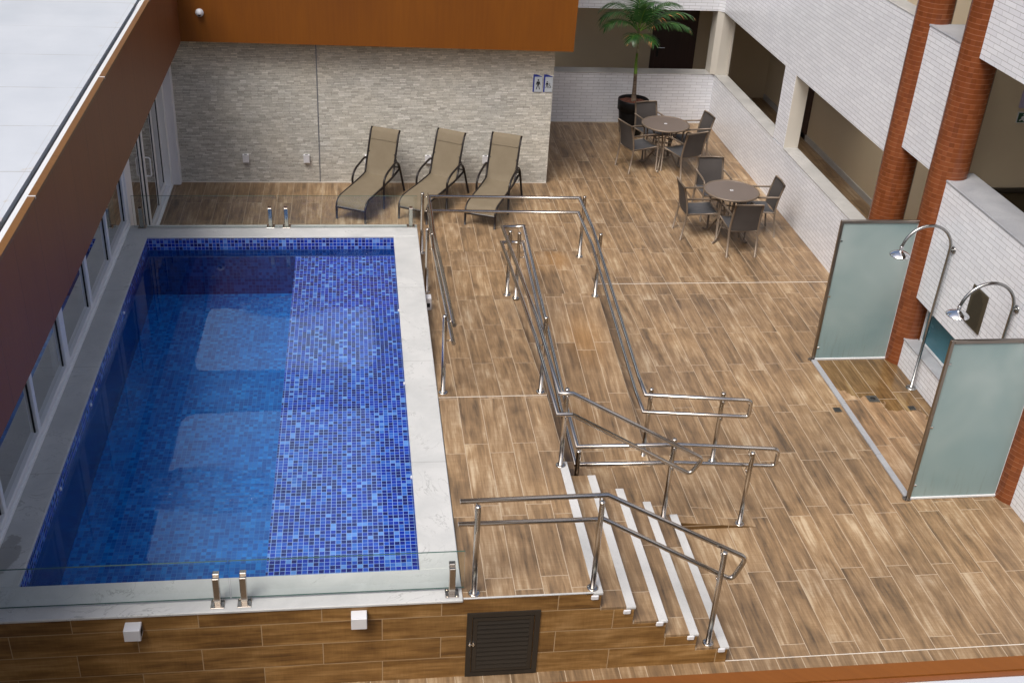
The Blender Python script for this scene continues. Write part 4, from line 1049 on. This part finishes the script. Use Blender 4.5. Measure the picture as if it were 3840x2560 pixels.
# ------------------------------------------------------------------ potted palm
pl = thing('planter', 'tall round black planter filled with red bark mulch', 'planter', (4.085,12.5,0))
opl = (4.085,12.5,0)
MB(opl).lathe([(.0005,.004),(.185,.004),(.20,.02),(.243,.42),(.246,.44),(.268,.442),(.272,.60),(.268,.622),(.255,.622),(.250,.60),(.24,.50)], (4.085,12.5,0), 40).build('pot', M['pot'], pl)
b = MB(opl); rnd = random.Random(5); n = 26; vs = [(4.085,12.5,.60)]; rings = [.05,.10,.15,.20,.248]
for r in rings:
    for j in range(n):
        a = 2*PI*j/n; vs.append((4.085+r*math.cos(a), 12.5+r*math.sin(a), .592-.05*(r/.25)**2*.5+rnd.uniform(-.012,.014)))
fs = [(0,1+j,1+(j+1)%n) for j in range(n)]
for i in range(len(rings)-1):
    for j in range(n): fs.append((1+i*n+j,1+(i+1)*n+j,1+(i+1)*n+(j+1)%n,1+i*n+(j+1)%n))
b.add(vs, fs); b.build('mulch', M['soil'], pl)
pt = thing('palm_tree', 'young palm with slim ringed trunk and arching feathery fronds', 'palm tree', (4.085,12.5,.58))
opt_ = (4.085,12.5,.58)
def curve_tube(pts, rs, mat, name):
    MB(opt_).tube(pts, rs, 12).build(name, mat, pt)
curve_tube([(4.088,12.5,.56),(4.084,12.5,.70),(4.078,12.5,.90),(4.070,12.5,1.075)], [.052,.040,.034,.030], M['trunk'], 'trunk')
curve_tube([(4.070,12.5,1.075),(4.062,12.5,1.20),(4.058,12.5,1.32),(4.060,12.5,1.43)], [.031,.028,.021,.019], M['shaft'], 'crownshaft')
curve_tube([(4.060,12.5,1.428),(4.060,12.5,1.56),(4.055,12.5,1.70),(4.045,12.5,1.86)], [.0195,.021,.025,.030], M['sheath'], 'leaf_sheath')
b = MB(opt_)
for zz in (1.062,1.045,1.03): b.lathe([(.0325,zz),(.034,zz+.003),(.0325,zz+.006)], (4.071,12.5,0), 14)
b.build('trunk_ring', M['sheath'], pt)
rnd = random.Random(11)
def frond(az, elev, length, droop, dens=36, ll=.26, dry=0, spread=1.0, z0=1.80):
    base = Vector((4.045+.012*math.cos(az), 12.5+.012*math.sin(az), z0)); pts = []; p = base.copy(); e_ = elev
    h = Vector((math.cos(az), math.sin(az), 0)); N_ = 22
    dirs = []
    for i in range(N_+1):
        pts.append(p.copy()); t_ = i/N_
        dvec = h*math.cos(e_)+Vector((0,0,math.sin(e_))); dirs.append(dvec)
        p = p+dvec*(length/N_); e_ -= droop/N_*(.4+1.3*t_)
    b = MB(opt_); b.tube(pts, [.0095*(1-.85*i/N_)+.0012 for i in range(N_+1)], 6)
    fo = b.build('frond', M['shaft'], pt)
    lb = MB(opt_)
    side = h.cross(Vector((0,0,1))).normalized()
    for i in range(dens):
        t_ = .16+.84*(i/(dens-1)); f_ = t_*N_; k = min(int(f_), N_-1); c = pts[k].lerp(pts[k+1], f_-k); dv = dirs[k]
        upv = side.cross(dv).normalized()
        if upv.z < 0: upv = -upv
        L_ = ll*(.55+.75*math.sin(PI*min(1,t_*.92)**.8))*rnd.uniform(.85,1.12)
        for s_ in (-1,1):
            fwd = .45+.55*t_; q = (dv*fwd + side*s_*spread*(1.0-.35*t_) + upv*(.30-.2*t_) + Vector((rnd.uniform(-.1,.1),rnd.uniform(-.1,.1),rnd.uniform(-.08,.08)))).normalized()
            wv = q.cross(upv)
            if wv.length < .01: continue
            wv.normalize(); wd = .0115*rnd.uniform(.8,1.15)
            prev = None; cc = c.copy(); dd = q.copy(); sg = 5; vs = []
            for m_ in range(sg+1):
                u_ = m_/sg; ww = wd*(1-.94*u_**1.6)*(.45+.55*min(1,u_*5)) if m_ else wd*.45
                vs += [tuple(cc-wv*ww), tuple(cc+wv*ww)]
                cc = cc+dd*(L_/sg); dd = (dd+Vector((0,0,-.20-.10*rnd.random()))).normalized()
            tipdry = dry and rnd.random() < dry
            b0 = len(lb.v); lb.add(vs, [(2*m_,2*m_+1,2*m_+3,2*m_+2) for m_ in range(sg)], 0, True)
            if tipdry:
                lb.m[-1] = 1; lb.m[-2] = 1
                if rnd.random() < .4: lb.m[-3] = 1
    lb.build('leaflets', [M['leaf'], M['leaf_tip']], fo)
d2 = math.radians
frond(d2(184), d2(62), .82, d2(118), 40, .27)
frond(d2(200), d2(44), .74, d2(88), 36, .25, .05)
frond(d2(165), d2(74), .86, d2(120), 38, .27)
frond(d2(-6), d2(46), .92, d2(66), 42, .25, .10)
frond(d2(-24), d2(33), .86, d2(58), 42, .24, .16)
frond(d2(14), d2(62), .90, d2(84), 40, .26)
frond(d2(95), d2(84), .92, d2(50), 40, .26)
frond(d2(-80), d2(80), .86, d2(80), 38, .26)
frond(d2(240), d2(28), .40, d2(80), 24, .19, .1, 1, 1.74)
frond(d2(-60), d2(22), .42, d2(75), 24, .19, .12, 1, 1.74)

# ------------------------------------------------------------------ camera, sky, sun
cam = bpy.data.cameras.new('camera'); co = bpy.data.objects.new('camera', cam); COL.objects.link(co); S.camera = co
rx, roll, rz = (math.radians(a) for a in (60.147, 3.489, -8.839))
co.matrix_world = Matrix.Translation((-.724,-6.257,6.642)) @ Matrix.Rotation(rz,4,'Z') @ Matrix.Rotation(rx,4,'X') @ Matrix.Rotation(roll,4,'Z')
cam.sensor_width = 36; cam.lens = 36*2581.36/2352; cam.clip_end = 200; cam.clip_start = .05

W = bpy.data.worlds.new('World'); S.world = W; W.use_nodes = True
nt = W.node_tree; nt.nodes.clear()
sky = nt.nodes.new('ShaderNodeTexSky'); sky.sky_type = 'NISHITA'; sky.sun_disc = False
EL, AZ = math.radians(57), math.radians(222)
sky.sun_elevation = EL; sky.sun_rotation = AZ; sky.dust_density = 6.0; sky.air_density = 1.0; sky.ozone_density = 1.0
bg = nt.nodes.new('ShaderNodeBackground'); bg.inputs[1].default_value = .15
ow_ = nt.nodes.new('ShaderNodeOutputWorld'); nt.links.new(sky.outputs[0], bg.inputs[0]); nt.links.new(bg.outputs[0], ow_.inputs[0])
sun = bpy.data.lights.new('sun', 'SUN'); sun.energy = 2.6; sun.angle = math.radians(32); sun.color = (1,.985,.96)
so = bpy.data.objects.new('sun', sun); COL.objects.link(so)
dv = Vector((math.sin(AZ)*math.cos(EL), math.cos(AZ)*math.cos(EL), math.sin(EL)))   # towards the sun
so.rotation_euler = dv.to_track_quat('Z','Y').to_euler()
S.view_settings.view_transform = 'Standard'; S.view_settings.look = 'None'; S.view_settings.exposure = 0; S.view_settings.gamma = 1
S.render.engine = 'CYCLES'
S.cycles.max_bounces = 8; S.cycles.diffuse_bounces = 4; S.cycles.glossy_bounces = 4; S.cycles.transparent_max_bounces = 16
S.cycles.caustics_reflective = False; S.cycles.caustics_refractive = False
S.cycles.use_denoising = True
